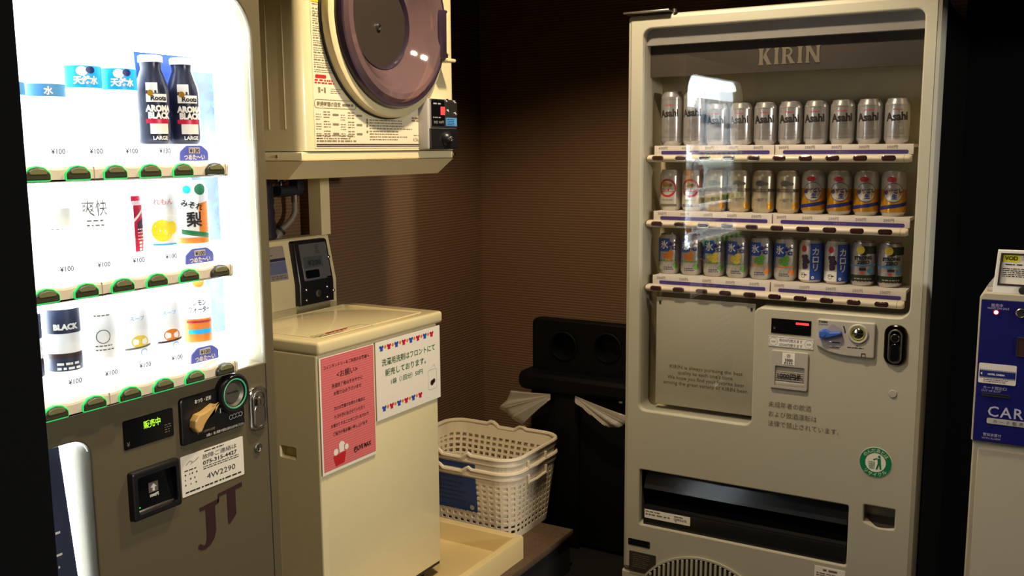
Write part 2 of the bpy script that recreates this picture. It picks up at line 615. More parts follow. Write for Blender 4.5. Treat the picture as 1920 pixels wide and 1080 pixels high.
    def wring(self, x, z, r0, r1, r, n=24, sx=1.0):
        vs, fs = [], []
        for i in range(n + 1):
            a = 2 * PI * i / n
            for q in (r0, r1):
                an = (x + q * sx * cos(a)) / r
                vs.append((r * sin(an), -r * cos(an), z + q * sin(a)))
        for i in range(n):
            fs.append((2 * i, 2 * i + 1, 2 * i + 3, 2 * i + 2))
        self.add(vs, fs)
        return self

    def wdisc(self, x, z, q, r, sx=1.0, n=16):
        self.wring(x, z, 0.02 * q, q * 0.55, r, n, sx)
        self.wring(x, z, q * 0.55, q, r, n, sx)
        return self

    def wtext(self, s, x, z, size, r, bold=0.0, width=None, rot=0.0, line=1.0, tall=1.0):
        vs, fs = text_mesh(s, size, 'CENTER', bold, 1.0, line)
        sx = 1.0
        if width and vs:
            w = max(v[0] for v in vs) - min(v[0] for v in vs)
            sx = width / max(w, 1e-6)
        if vs:
            vs, fs = split_x(vs, fs, 0.17 * r / sx)
        out = []
        for v in vs:
            px, pz = v[0] * sx, v[1] * tall
            px, pz = px * cos(rot) - pz * sin(rot), px * sin(rot) + pz * cos(rot)
            a = (x + px) / r
            out.append((r * sin(a), -r * cos(a), z + pz))
        self.add(out, fs)
        return self

    def wdashes(self, x0, z0, w, rows, pitch, h, r, seed=1):
        rnd = random.Random(seed)
        for k in range(rows):
            x, z = x0, z0 - k * pitch
            while x < x0 + w:
                l = h * (1.2 + 2 * rnd.random())
                self.wpatch(x / r, (x + l) / r, z, z + h, r, 1)
                x += l + h * 0.8
        return self

    def mesh(self, name, mats, sharp=32):
        me = bpy.data.meshes.new(name)
        me.from_pydata(self.v, [], self.f)
        ml = mats if isinstance(mats, (list, tuple)) else [mats]
        for m in ml:
            me.materials.append(M[m] if isinstance(m, str) else m)
        me.polygons.foreach_set('material_index', self.mi)
        me.polygons.foreach_set('use_smooth', [True] * len(self.f))
        me.update()
        me.set_sharp_from_angle(angle=math.radians(sharp))
        return me


def obj(name, mesh, parent=None, loc=(0, 0, 0)):
    o = bpy.data.objects.new(name, mesh)
    C.objects.link(o)
    o.location = loc
    if parent is not None:
        o.parent = parent
    return o


def part(name, mb, mats, parent, loc=(0, 0, 0), label=None, kind=None, sharp=32):
    o = obj(name, mb.mesh(name, mats, sharp), parent, loc)
    if label:
        o['label'] = label
    if kind:
        o['kind'] = kind
    return o


def thing(name, label, cat, loc, rotz=0.0, group=None):
    o = bpy.data.objects.new(name, None)
    o.empty_display_size = 0.05
    C.objects.link(o)
    o.location = loc
    o.rotation_euler = (0, 0, rotz)
    o['label'] = label
    o['category'] = cat
    if group:
        o['group'] = group
    return o


def copy_thing(src, loc, label=None, rotz=None, group=None):
    r = src.copy()
    C.objects.link(r)
    r.location = loc
    if rotz is not None:
        r.rotation_euler = (0, 0, rotz)
    if label:
        r['label'] = label
    if group:
        r['group'] = group
    for ch in list(src.children):
        c = ch.copy()
        C.objects.link(c)
        c.parent = r
        for g in list(ch.children):
            d = g.copy()
            C.objects.link(d)
            d.parent = c
    return r


def struct(name, mb, mats):
    o = obj(name, mb.mesh(name, mats))
    o['kind'] = 'structure'
    return o


# ------------------------------------------------------------------ the room
XL, YB, XR, YF, ZC = -2.146, 3.40, 5.40, 0.28, 2.45
struct('wall_left', MB().box(XL - 0.12, XL, YF, YB + 0.12, 0, ZC), 'wall')
struct('wall_back', MB().box(XL, -0.34, YB, YB + 0.12, 0, ZC), 'wall')
struct('wall_back_right_shade', MB().box(-0.34, XR, YB, YB + 0.12, 0, ZC), 'dark_wall')  # same back wall, its unlit darkness put into a near-black colour
struct('lobby_light_blocker', MB().box(0.62, 0.74, 0.402, YB, 1.79, ZC), 'dark_wall')  # unseen beam added to keep the lobby light off the upper walls
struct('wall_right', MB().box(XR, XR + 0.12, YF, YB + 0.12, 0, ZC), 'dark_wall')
struct('floor', MB().box(XL - 0.12, XR + 0.12, -1.6, YB + 0.12, -0.1, 0), 'floor')
struct('ceiling', MB().box(XL - 0.12, XR + 0.12, -1.6, YB + 0.12, ZC, ZC + 0.1), 'ceiling')
wf = MB()
wf.box(XL - 0.12, -0.622, YF, 0.402, 0, ZC)
wf.box(0.95, XR + 0.12, YF, 0.402, 0, ZC)
wf.box(-0.622, 0.95, YF, 0.402, 2.1, ZC)
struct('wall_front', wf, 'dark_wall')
cw = MB()
cw.box(XL - 0.12, XR + 0.12, -1.6, -1.5, 0, ZC)
struct('wall_rear', cw, 'dark_wall')
struct('wall_corridor_left', MB().box(XL - 0.12, XL, -1.5, YF, 0, ZC), 'dark_wall')
struct('wall_corridor_right', MB().box(XR, XR + 0.12, -1.5, YF, 0, ZC), 'dark_wall')

# ------------------------------------------------------------------ beer vending machine (front plane local y = 0, x to the right)
KX, KY = -1.165, 2.65
kirin = thing('vending_machine', 'tall beige beer vending machine with an unlit glass front and three shelves of cans', 'vending machine', (KX, KY, 0))
WIN = round_poly([(0.049, 0.657), (0.398, 0.657), (0.398, 1.003), (0.806, 1.003), (0.806, 1.789), (0.049, 1.789)],
                 [0.022, 0.022, 0.022, 0.03, 0.022, 0.026])
SLOT = rrect(0.056, 0.676, 0.293, 0.469, 0.006)
RET = round_poly([(0.716, 0.432), (0.756, 0.421), (0.796, 0.424), (0.796, 0.4795), (0.716, 0.4795)], 0.003, 2)
GRL = [(0.115, 0.035), (0.535, 0.035), (0.535, 0.10)] + arc(0.325, 0.0, 0.232, math.radians(26), math.radians(154), 24)[1:-1] + [(0.115, 0.10)]
door = MB().prism([rrect(0.0, 0.848, 0.135, 1.829, 0.012), WIN, SLOT, RET], 0.0, 0.075, bevel=0.014, hole_bevel=0.004)
part('door', door, 'champagne', kirin)
kick = MB().prism([rrect(-0.004, 0.848, 0.02, 0.131, 0.006)], 0.004, 0.075, bevel=0.006)
part('kick_panel', kick, 'champagne', kirin)
# cabinet behind the door
cb = MB()
cb.box(0.004, 0.024, 0.075, 0.235, 0.02, 1.82)
cb.box(0.822, 0.842, 0.075, 0.235, 0.02, 1.82)
cb.box(0.024, 0.822, 0.075, 0.235, 1.80, 1.82)
cb.box(0.004, 0.842, 0.235, 0.70, 0.02, 1.82, 0.006)
part('cabinet', cb, 'cabinet_dark', kirin)
ln = MB()
ln.box(0.024, 0.040, 0.075, 0.190, 0.62, 1.80)
ln.box(0.810, 0.822, 0.075, 0.190, 0.62, 1.80)
ln.box(0.040, 0.810, 0.180, 0.190, 0.62, 1.80)
ln.box(0.040, 0.810, 0.075, 0.180, 0.62, 0.632)
part('display_liner', ln, 'champagne_in', kirin)
part('window_pane', MB().prism([grow(WIN, -0.0005)], 0.016, 0.020), 'pane', kirin)
# light housing and header board
hd = MB()
hd.add([(0.04, 0.026, 1.7885), (0.81, 0.026, 1.7885), (0.81, 0.034, 1.744), (0.04, 0.034, 1.744), (0.04, 0.17, 1.7885), (0.81, 0.17, 1.7885), (0.81, 0.17, 1.744), (0.04, 0.17, 1.744)], [(3, 2, 1, 0), (4, 5, 6, 7), (0, 1, 5, 4), (1, 2, 6, 5), (2, 3, 7, 6), (3, 0, 4, 7)])
part('light_housing', hd, mat('grey_light_housing', rgb(150, 147, 145), 0.5), kirin)
hb = MB().box(0.040, 0.810, 0.060, 0.066, 1.655, 1.744)
header = part('header_board', hb, mat('dark_umber_board', rgb(42, 34, 28), 0.6), kirin)


def wedge_letters(word, x0, x1, z0, z1):
    """flared serif capitals for the word, returned as polygons"""
    H = z1 - z0
    polys = []

    def stem(cx, w):
        return [(cx - w * .78, z0), (cx + w * .78, z0), (cx + w * .5, z0 + H * .12), (cx + w * .45, z0 + H * .5), (cx + w * .5, z1 - H * .12), (cx + w * .78, z1), (cx - w * .78, z1), (cx - w * .5, z1 - H * .12), (cx - w * .45, z0 + H * .5), (cx - w * .5, z0 + H * .12)]
    adv = {'K': 1.0, 'I': .52, 'R': 1.0, 'N': 1.1}
    tot = sum(adv[c] for c in word)
    s = (x1 - x0) / tot
    x = x0
    w = s * 0.24
    for c in word:
        a = adv[c] * s
        if c == 'I':
            polys.append(stem(x + a * .5, w))
        elif c == 'K':
            polys.append(stem(x + a * .24, w))
            mx = x + a * .34
            polys.append([(mx, z0 + H * .44), (mx + a * .06, z0 + H * .40), (x + a * .80, z1 - H * .06), (x + a * .92, z1), (x + a * .52, z1), (x + a * .60, z1 - H * .07)])
            polys.append([(mx + a * .1, z0 + H * .56), (mx + a * .04, z0 + H * .44), (x + a * .62, z0 + H * .08), (x + a * .58, z0), (x + a * 1.0, z0), (x + a * .88, z0 + H * .09), (mx + a * .24, z0 + H * .66)])
        elif c == 'R':
            polys.append(stem(x + a * .24, w))
            q = []
            ro, ri = H * .285, H * .165
            cz = z1 - ro
            cx = x + a * .46
            q += [(x + a * .30, z1)] + arc(cx, cz, ro, PI / 2, -PI / 2, 10) + [(x + a * .30, z1 - 2 * ro)]
            q += [(x + a * .30, z1 - 2 * ro + H * .08)] + arc(cx, cz, ri, -PI / 2, PI / 2, 10)[::1] + [(x + a * .30, z1 - H * .1)]
            polys.append(q)
            polys.append([(x + a * .40, z1 - 2 * ro + H * .04), (x + a * .62, z0 + H * .08), (x + a * .60, z0), (x + a * 1.0, z0), (x + a * .88, z0 + H * .08), (x + a * .62, z1 - 2 * ro + H * .06)])
        elif c == 'N':
            polys.append(stem(x + a * .2, w * .8))
            polys.append(stem(x + a * .8, w * .8))
            polys.append([(x + a * .10, z1), (x + a * .34, z1), (x + a * .90, z0), (x + a * .68, z0)])
        x += a
    return polys


lt = MB()
for i, p in enumerate(wedge_letters('KIRIN', 0.368, 0.543, 1.675, 1.720)):
    lt.poly(p, 0.0590 - 0.00012 * i)
part('lettering', lt, mat('dull_tan_letters', rgb(104, 95, 80), 0.6), header)

# shelves, price rails, button bars
ROWZ = (1.428, 1.2345, 1.0405)
PRICES = (['400円', '400円'] + ['300円'] * 8, ['300円'] * 2 + ['200円'] * 8, ['200円'] * 10)
pill = MB()
pill.prism([rrect(-0.0155, 0.0155, -0.0048, 0.0048, 0.0048, 4)], -0.0015, 0.004, bevel=0.001)
pill_me = pill.mesh('button', 'button_lens')
rim_me = MB().prism([rrect(-0.0185, 0.0185, -0.0076, 0.0076, 0.0075, 5), rrect(-0.0155, 0.0155, -0.0048, 0.0048, 0.0048, 5)], -0.001, 0.004, bevel=0.0008).mesh('button_rim', 'chrome')
for ri, z in enumerate(ROWZ):
    sh = MB().box(0.070, 0.786, 0.068, 0.178, z + 0.018, z + 0.0265)
    part('shelf', sh, 'rail', kirin)
    for hi, (a, b) in enumerate(((0.067, 0.4235), (0.4265, 0.787))):
        rl = part('price_rail', MB().box(a, b, 0.056, 0.066, z + 0.000, z + 0.027, 0.001), 'rail', kirin)
        part('print_strip', MB().prism([rrect(a + 0.022, b - 0.012, z + 0.0015, z + 0.0118, 0.004)], 0.0550, 0.0562), 'purple', rl)
        for k in range(5):
            part('price_lettering', MB().text(PRICES[ri][hi * 5 + k], 0.0945 + 0.0711 * (hi * 5 + k), z + 0.0158, 0.0102, 0.0552, space=1.15), 'grey_ink', rl)
        t = MB().text('つめた〜い', (a + b) / 2 + 0.002, z + 0.0042, 0.0068, 0.0546, space=1.1)
        part('lettering', t, 'beige_ink', rl)
    bar = MB()
    pr = []
    for i in range(13):
        q = -PI / 2 - PI * i / 12
        pr.append((0.050 + 0.022 * cos(q), z - 0.0105 + 0.0108 * sin(q)))
    pr += [(0.058, pr[-1][1]), (0.058, pr[0][1])]
    n = len(pr)
    xs = [(0.0515, 0.72), (0.0535, 0.9), (0.058, 1.0), (0.775, 1.0), (0.7815, 0.9), (0.785, 0.7)]
    vs = [(x, 0.055 + (p[0] - 0.055) * s, z - 0.0105 + (p[1] - z + 0.0105) * s) for x, s in xs for p in pr]
    fs = [(i * n + j, i * n + (j + 1) % n, (i + 1) * n + (j + 1) % n, (i + 1) * n + j) for i in range(len(xs) - 1) for j in range(n)]
    fs += [tuple(range(n))[::-1], tuple((len(xs) - 1) * n + j for j in range(n))]
    bar.add(vs, fs)
    bo = part('button_bar', bar, 'bar', kirin)
    for xq in (0.293, 0.58, 0.768):
        q_ = [(0.055 + (p[0] - 0.055) * 1.012, z - 0.0105 + (p[1] - z + 0.0105) * 1.012) for p in pr]
        part('joint_line', MB().add([(x, p[0], p[1]) for x in (xq, xq + 0.0008) for p in q_], [(j, (j + 1) % n, n + (j + 1) % n, n + j) for j in range(n)] + [tuple(range(n))[::-1], tuple(range(n, 2 * n))]), 'grey_ink', bo)
    for k in range(10):
        u = 0.0885 + 0.0714 * k
        bt = obj('button', pill_me, bo, (u, 0.0285, z - 0.0098))
        obj('button_rim', rim_me, bo, (u, 0.0285, z - 0.0098))

# message panel in the lower left of the window
ip = MB().box(0.085, 0.388, 0.045, 0.049, 0.672, 1.004, 0.002)
ipo = part('message_panel', ip, 'champagne', kirin)
t = MB()
for i, s in enumerate(('KIRIN is always pursuing the best', "quality to each one's taste.", 'We hope you find your favorite beer', 'among the great variety of KIRIN beer.')):
    t.text(s, 0.243, 0.789 - 0.0168 * i, 0.0158, 0.0443, width=(0.225, 0.172, 0.238, 0.262)[i])
part('lettering', t, 'brown_ink', ipo)
for cx in (0.094, 0.374):
    part('panel_clip', MB().box(cx, cx + 0.006, 0.0435, 0.045, 0.983, 0.992), 'ink', ipo)

# money panel
dsp = part('coin_display', MB().prism([rrect(0.447, 0.557, 0.9335, 0.9755, 0.002)], -0.002, 0.004, bevel=0.001), 'dark_gloss', kirin)
t = MB().text('¥', 0.4565, 0.944, 0.011, -0.0026)
part('lettering', t, 'grey_ink', dsp)
t = MB()
for i in range(7):
    t.box(0.5155 + 0.0051 * i, 0.5195 + 0.0051 * i, -0.0028, -0.002, 0.9625, 0.9685)
part('red_digits', t, 'red_led', dsp)
st = part('coin_sticker', MB().box(0.4405, 0.566, -0.0012, 0.001, 0.8945, 0.9245), 'white', kirin)
t = MB()
t.text('新500円使えます', 0.503, 0.9115, 0.0098, -0.0016, width=0.064)
t.text('旧500円使えます', 0.503, 0.8985, 0.0098, -0.0016, width=0.064)
t.text('500', 0.4545, 0.9065, 0.0082, -0.0016)
t.text('500', 0.5525, 0.9065, 0.0082, -0.0016)
t.ring(0.4545, 0.9095, 0.0108, 0.0115, -0.0016)
t.ring(0.5525, 0.9095, 0.0108, 0.0115, -0.0016)
for a in ((0.4415, 0.565, 0.8955, 0.8963), (0.4415, 0.565, 0.9227, 0.9235), (0.4415, 0.4422, 0.8955, 0.9235), (0.5643, 0.565, 0.8955, 0.9235)):
    t.box(a[0], a[1], -0.0016, -0.0011, a[2], a[3])
part('lettering', t, 'navy', st)
bl = part('bill_validator', MB().prism([rrect(0.4505, 0.5535, 0.777, 0.886, 0.006), rrect(0.463, 0.544, 0.786, 0.843, 0.002)], -0.007, 0.004, bevel=0.002), 'grey_plastic', kirin)
t = MB().box(0.463, 0.544, 0.002, 0.004, 0.786, 0.843)
part('bill_mouth', t, 'black_plastic', bl)
t = MB()
for i in range(6):
    t.box(0.465, 0.542, -0.004 + 0.0004 * i, 0.002, 0.8015 + 0.0058 * i, 0.8045 + 0.0058 * i)
t.box(0.463, 0.544, -0.0045, 0.003, 0.786, 0.798, 0.002)
part('bill_guide', t, 'grey_plastic', bl)
part('lettering', MB().text('1000円札', 0.5035, 0.8085, 0.0175, -0.0066, bold=0.0006, width=0.070), 'ink', bl)
part('bill_sticker', MB().box(0.483, 0.517, -0.0078, -0.006, 0.8485, 0.882), 'white', bl)
t = MB().text('1000', 0.500, 0.8575, 0.0115, -0.0084, bold=0.0003).text('使えます', 0.500, 0.8505, 0.0062, -0.0084, bold=0.0002).text('回', 0.500, 0.870, 0.010, -0.0084)
part('lettering', t, 'ink', bl)
cp = round_poly([(0.5735, 0.985), (0.5735, 0.9115), (0.607, 0.896), (0.646, 0.8895), (0.725, 0.8895), (0.725, 0.985)], [0.006, 0.006, 0.02, 0.02, 0.006, 0.006])
cpo = part('coin_panel', MB().prism([cp], -0.010, 0.004, bevel=0.003), 'grey_plastic', kirin)
t = MB()
t.prism([round_poly([(0.586, 0.944), (0.6155, 0.976), (0.640, 0.962), (0.645, 0.93), (0.637, 0.912), (0.609, 0.910)], 0.004, 3)], -0.0112, -0.0085)
part('lever_recess', t, mat('pale_lilac_plate', rgb(150, 146, 156), 0.3), cpo)
t = MB()
t.prism([round_poly([(0.582, 0.953), (0.583, 0.937), (0.592, 0.932), (0.604, 0.936), (0.642, 0.949), (0.640, 0.957), (0.612, 0.953), (0.597, 0.961)], 0.004, 3)], -0.024, -0.012, bevel=0.003)
t.cyl((0.5925, -0.026, 0.9465), 0.0085, 0.004, 'y', 18, 0.001)
part('return_lever', t, 'lever_blue', cpo)
t = MB().box(0.609, 0.637, -0.0128, -0.010, 0.9235, 0.9265, 0.0008).box(0.609, 0.635, -0.0128, -0.010, 0.9115, 0.9135, 0.0008)
part('steel_edge', t, 'chrome', cpo)
t = MB().lathe([(0.0265, 0), (0.0265, -0.003), (0.024, -0.005), (0.0195, -0.004), (0.0185, 0.0)], (0.6825, -0.0095, 0.9535), 'y', 28)
part('coin_ring', t, 'grey_plastic', cpo)
t = MB().lathe([(0.0185, 0), (0.0165, -0.0035), (0.0152, 0.0)], (0.6825, -0.0105, 0.9535), 'y', 28)
part('coin_ring_glow', t, mat('yellow_green_ring', rgb(150, 158, 56), 0.4), cpo)
t = MB().lathe([(0.0152, 0.0), (0.012, -0.0022), (1e-4, -0.003)], (0.6825, -0.0105, 0.9535), 'y', 24)
part('coin_entry', t, 'chrome', cpo)
part('coin_slot', MB().box(0.669, 0.696, -0.0142, -0.0125, 0.9528, 0.9552), 'ink', cpo)
t = MB().text('TWIN', 0.590, 0.9755, 0.0085, -0.0106, bold=0.0004).dashes(0.579, 0.9705, 0.03, 1, 0.003, 0.0012, -0.0106, 5)
t.dashes(0.656, 0.9135, 0.055, 1, 0.003, 0.0022, -0.0106, 6)
t.prism([[(0.678, 0.9195), (0.684, 0.9195), (0.681, 0.9225)]], -0.0107, -0.010)
t.ring(0.593, 0.947, 0.0545, 0.058, -0.0106, 8, 0.10, 0.45)
part('lettering', t, 'ink', cpo)
t = MB().prism([rrect(0.6925, 0.7035, 0.890, 0.9015), rrect(0.694, 0.702, 0.8905, 0.9)], -0.011, -0.009)
part('catch', t, 'ink', cpo)
# swing handle lock
lk = part('lock_plate', MB().prism([rrect(0.7475, 0.804, 0.8775, 0.9845, 0.024, 8)], -0.008, 0.004, bevel=0.003), mat('black_chrome', rgb(48, 46, 44), 0.12, metal=0.9), kirin)
t = MB().prism([rrect(0.7585, 0.793, 0.882, 0.9735, 0.017, 8), rrect(0.7625, 0.789, 0.886, 0.9695, 0.013, 8)], -0.011, -0.006, bevel=0.001)
part('handle_rim', t, 'steel', lk)
part('handle', MB().prism([rrect(0.763, 0.7885, 0.8865, 0.935, 0.0125, 8)], -0.0105, -0.006, bevel=0.002), 'dark_gloss', lk)
part('lock_cylinder', MB().cyl((0.7757, -0.015, 0.9505), 0.0115, 0.008, 'y', 20, 0.002), 'chrome', lk)
part('hole_plug', MB().cyl((0.775, -0.003, 0.7985), 0.0105, 0.005, 'y', 22, 0.001), 'grey_plastic', kirin)
t = MB()
for i, s in enumerate(('未成年者の飲酒', 'および飲酒運転は', '法律で禁止されています。')):
    t.text(s, 0.4455, 0.7215 - 0.0278 * i, 0.0185, -0.0009, 'LEFT', width=(0.119, 0.134, 0.196)[i])
part('warning_lettering', t, 'grey_ink', kirin)
# round recycling sticker
rs = part('recycling_sticker', MB().lathe([(1e-4, -0.001), (0.0425, -0.001), (0.0425, 0.001)], (0.7405, 0, 0.6035), 'y', 36), 'white', kirin)
t = MB().ring(0.7405, 0.6035, 0.0265, 0.0415, -0.0014, 36)
part('green_ring', t, 'green', rs)
t = MB().text_arc('のんだあとは', 0.7405, 0.6035, 0.0338, 0.0125, PI / 2, 0.36, -0.0018, True).text_arc('リサイクル', 0.7405, 0.6035, 0.0338, 0.0125, -PI / 2, 0.38, -0.0018, False)
part('lettering', t, 'white', rs)
t = MB()
t.poly(circ(0.7495, 0.621, 0.0036, 12), -0.0018)
t.poly([(0.7445, 0.6145), (0.7535, 0.6165), (0.7545, 0.601), (0.7565, 0.585), (0.7525, 0.585), (0.7495, 0.598), (0.7455, 0.585), (0.7415, 0.585), (0.7465, 0.603)], -0.0018)
t.poly([(0.7455, 0.6155), (0.7345, 0.6095), (0.7335, 0.612), (0.7445, 0.6175)], -0.0018)
for i in range(5):
    x = 0.7235 + 0.0036 * i
    t.poly([(x + 0.0006 * (2 - i), 0.586), (x + 0.0009 + 0.0006 * (2 - i), 0.586), (x + 0.0009, 0.605), (x, 0.605)], -0.0018)
for i in range(4):
    t.poly([(0.7235 + 0.0004 * (3 - i), 0.5865 + 0.006 * i), (0.739 - 0.0004 * (3 - i), 0.5865 + 0.006 * i), (0.739 - 0.0004 * (3 - i), 0.5875 + 0.006 * i), (0.7235 + 0.0004 * (3 - i), 0.5875 + 0.006 * i)], -0.0018)
part('pictogram', t, 'green', rs)
# delivery opening
t = MB()
t.box(0.050, 0.682, 0.150, 0.16, 0.28, 0.48).box(0.050, 0.056, 0.02, 0.16, 0.285, 0.478).box(0.676, 0.682, 0.02, 0.16, 0.285, 0.478)
t.box(0.050, 0.682, 0.02, 0.16, 0.28, 0.2925).box(0.050, 0.682, 0.02, 0.16, 0.4695, 0.48)
dv = part('delivery_box', t, 'black_plastic', kirin)
t = MB().add([(0.066, 0.040, 0.465), (0.671, 0.040, 0.465), (0.671, 0.012, 0.408), (0.066, 0.012, 0.408), (0.066, 0.045, 0.463), (0.671, 0.045, 0.463), (0.671, 0.017, 0.406), (0.066, 0.017, 0.406)],
             [(3, 2, 1, 0), (4, 5, 6, 7), (0, 1, 5, 4), (2, 3, 7, 6), (1, 2, 6, 5), (3, 0, 4, 7)])
part('delivery_flap', t, mat('smoked_flap', rgb(52, 54, 58), 0.13, noise=0.5, scale=9, metal=0.5), dv)
t = MB().box(0.066, 0.671, 0.008, 0.020, 0.293, 0.345, 0.002)
part('lower_guard', t, 'black_plastic', dv)
t = MB().add([(0.066, 0.020, 0.345), (0.671, 0.020, 0.345), (0.671, 0.10, 0.385), (0.066, 0.10, 0.385)], [(0, 1, 2, 3)])
part('chute', t, mat('dark_chute', rgb(12, 12, 13), 0.3), dv)
ck = part('caution_sticker', MB().box(0.0715, 0.219, 0.0065, 0.0085, 0.3155, 0.3425), 'white', kirin)
t = MB().dashes(0.075, 0.3355, 0.05, 1, 0.006, 0.0032, 0.006, 3).dashes(0.075, 0.326, 0.085, 1, 0.006, 0.004, 0.006, 4).dashes(0.168, 0.335, 0.03, 1, 0.004, 0.003, 0.006, 8).dashes(0.168, 0.329, 0.045, 2, 0.004, 0.002, 0.006, 9)
t.poly(circ(0.174, 0.3215, 0.0022, 10), 0.006)
part('fine_print', t, 'grey_ink', ck)
# coin return cup
t = MB()
t.box(0.711, 0.801, 0.056, 0.06, 0.412, 0.486).box(0.711, 0.7165, 0.01, 0.06, 0.412, 0.486).box(0.7955, 0.801, 0.01, 0.06, 0.412, 0.486).box(0.711, 0.801, 0.01, 0.06, 0.479, 0.486)
t.add([(0.716, 0.004, 0.424), (0.796, 0.004, 0.422), (0.796, 0.056, 0.436), (0.716, 0.056, 0.436)], [(0, 1, 2, 3)])
t.box(0.712, 0.80, 0.004, 0.056, 0.410, 0.420)
part('coin_return_cup', t, 'steel', kirin)
# plates, grille, stickers, hinge
np_ = part('nameplate', MB().prism([rrect(0.021, 0.0935, 0.2205, 0.241, 0.003)], -0.0015, 0.001), 'dark_gloss', kirin)
for rx, rz_ in ((0.0255, 0.2325), (0.0895, 0.2295)):
    part('rivet', MB().cyl((rx, -0.0032, rz_), 0.0024, 0.002, 'y', 10), 'chrome', np_)
np_ = part('rating_plate', MB().prism([rrect(0.025, 0.114, 0.140, 0.2005, 0.003)], -0.0015, 0.001), mat('dark_rating_plate', rgb(52, 48, 44), 0.4), kirin)
for rx, rz_ in ((0.029, 0.173), (0.1105, 0.171)):
    part('rivet', MB().cyl((rx, -0.0032, rz_), 0.002, 0.002, 'y', 10), 'chrome', np_)
part('fine_print', MB().dashes(0.037, 0.190, 0.06, 7, 0.0065, 0.0022, -0.0019, 21), 'grey_ink', np_)
gr = part('air_grille', MB().prism([arc(0.268, -0.013, 0.236, math.radians(39), math.radians(141), 26)], -0.0015, 0.001), mat('dark_vent_recess', rgb(22, 21, 18), 0.7), kirin)
for k in range(24):
    x = 0.098 + 0.0148 * k
    zt = -0.013 + math.sqrt(max(0.0, 0.232 ** 2 - (x - 0.268) ** 2))
    if zt > 0.142:
        part('slat', MB().prism([rrect(x - 0.0036, x + 0.0036, 0.1365, zt, 0.002)], -0.008, 0.0, bevel=0.001), 'champagne', gr)
fr = MB()
fo, fi = arc(0.268, -0.013, 0.240, math.radians(38), math.radians(142), 26), arc(0.268, -0.013, 0.234, math.radians(38), math.radians(142), 26)
fr.prism([fo + fi[::-1]], -0.006, 0.0)
part('grille_frame', fr, 'champagne', gr)
bs = part('paper_sticker', MB().box(0.592, 0.675, -0.0011, 0.001, 0.236, 0.278), 'white', kirin)
part('fine_print', MB().dashes(0.615, 0.266, 0.04, 1, 0.006, 0.006, -0.0015, 31).dashes(0.597, 0.257, 0.072, 3, 0.006, 0.0032, -0.0015, 32), 'grey_ink', bs)
hg = MB().box(-0.004, 0.135, -0.022, 0.05, 1.831, 1.8365, 0.001).cyl((0.145, 0.0, 1.829), 0.006, 0.009, 'z', 12)
part('hinge_bracket', hg, 'steel', kirin)

# ------------------------------------------------------------------ beer and cocktail cans on the three shelves
def can_profile(h, r=0.0328):
    return [(1e-4, 0.003), (r * .70, 0.003), (r * .78, 0.0), (r * .84, 0.002), (r * .98, 0.011), (r, 0.016), (r, h - 0.018), (r * .985, h - 0.0145), (r * .83, h - 0.0035), (r * .82, h - 0.001)]


def lid_me(h, r=0.0328):
    return MB().lathe([(r * .82, h - 0.001), (r * .84, h), (r * .80, h + 0.0006), (r * .77, h - 0.004), (1e-4, h - 0.004)], n=24).mesh('can_lid', 'can_end')


def make_can(name, label, h, bodymat, design, mats, facet=False):
    t = thing(name, label, 'can', (0, 0, 0))
    obj('can_body', MB().lathe(can_profile(h), n=28).mesh('can_body', bodymat, 40), t)
    obj('can_lid', lid_me(h), t)
    p = MB()
    design(p, 0.0331, h)
    obj('printed_label', p.mesh('printed_label', mats, 40), t)
    return t


def d_silver(p, r, h):
    p.m = 0
    z = h * 0.60
    p.wtext('Asahi', 0.0, z - 0.010, 0.030, r, bold=0.0012, width=0.060, rot=0.06)
    p.wpatch(-1.9, 1.9, h * .845, h * .848, r)
    p.wpatch(-1.9, 1.9, h * .155, h * .159, r)
    p.m = 1
    p.wtext('SUPER\n"DRY"', 0.004, h * .44, 0.009, r, line=1.0)
    p.wdashes(-0.012, h * .30, 0.03, 3, 0.005, 0.0018, r, 4)
    p.m = 2
    p.wdashes(-0.012, h * .74, 0.024, 1, 0.005, 0.0025, r, 7)


def d_lager(p, r, h):
    p.m = 0
    p.wring(0, h * .56, 0.0215, 0.0275, r, 30, 1.0)
    p.wpatch(-0.82, 0.82, h * .47, h * .54, r)
    p.m = 1
    p.wdisc(-0.007, h * .645, 0.007, r, 1.3)
    p.wdisc(0.008, h * .63, 0.005, r, 1.5)
    p.m = 2
    p.wtext('LAGER BEER', 0, h * .482, 0.0095, r, bold=0.0003, width=0.046)
    p.m = 3
    p.wtext('KIRIN BREWERY', 0, h * .245, 0.0062, r, width=0.036)
    p.wpatch(-0.9, 0.9, h * .10, h * .165, r)


def d_ichiban(p, r, h):
    p.m = 0
    p.wpatch(-1.3, 1.3, h * .505, h * .575, r)
    p.m = 1
    p.wdisc(-0.004, h * .70, 0.0085, r, 1.7)
    p.wdisc(0.013, h * .69, 0.005, r, 1.6)
    p.wpatch(-1.4, 1.4, h * .490, h * .497, r)
    p.wtext('一番搾り', 0, h * .28, 0.0105, r, bold=0.0003)
    p.wdashes(-0.014, h * .66, 0.03, 1, 0.004, 0.002, r, 9)
    p.m = 2
    p.wtext('KIRIN BEER', 0, h * .518, 0.0085, r, bold=0.0003, width=0.04)
    p.m = 3
    p.wdisc(0.027, h * .17, 0.011, r)


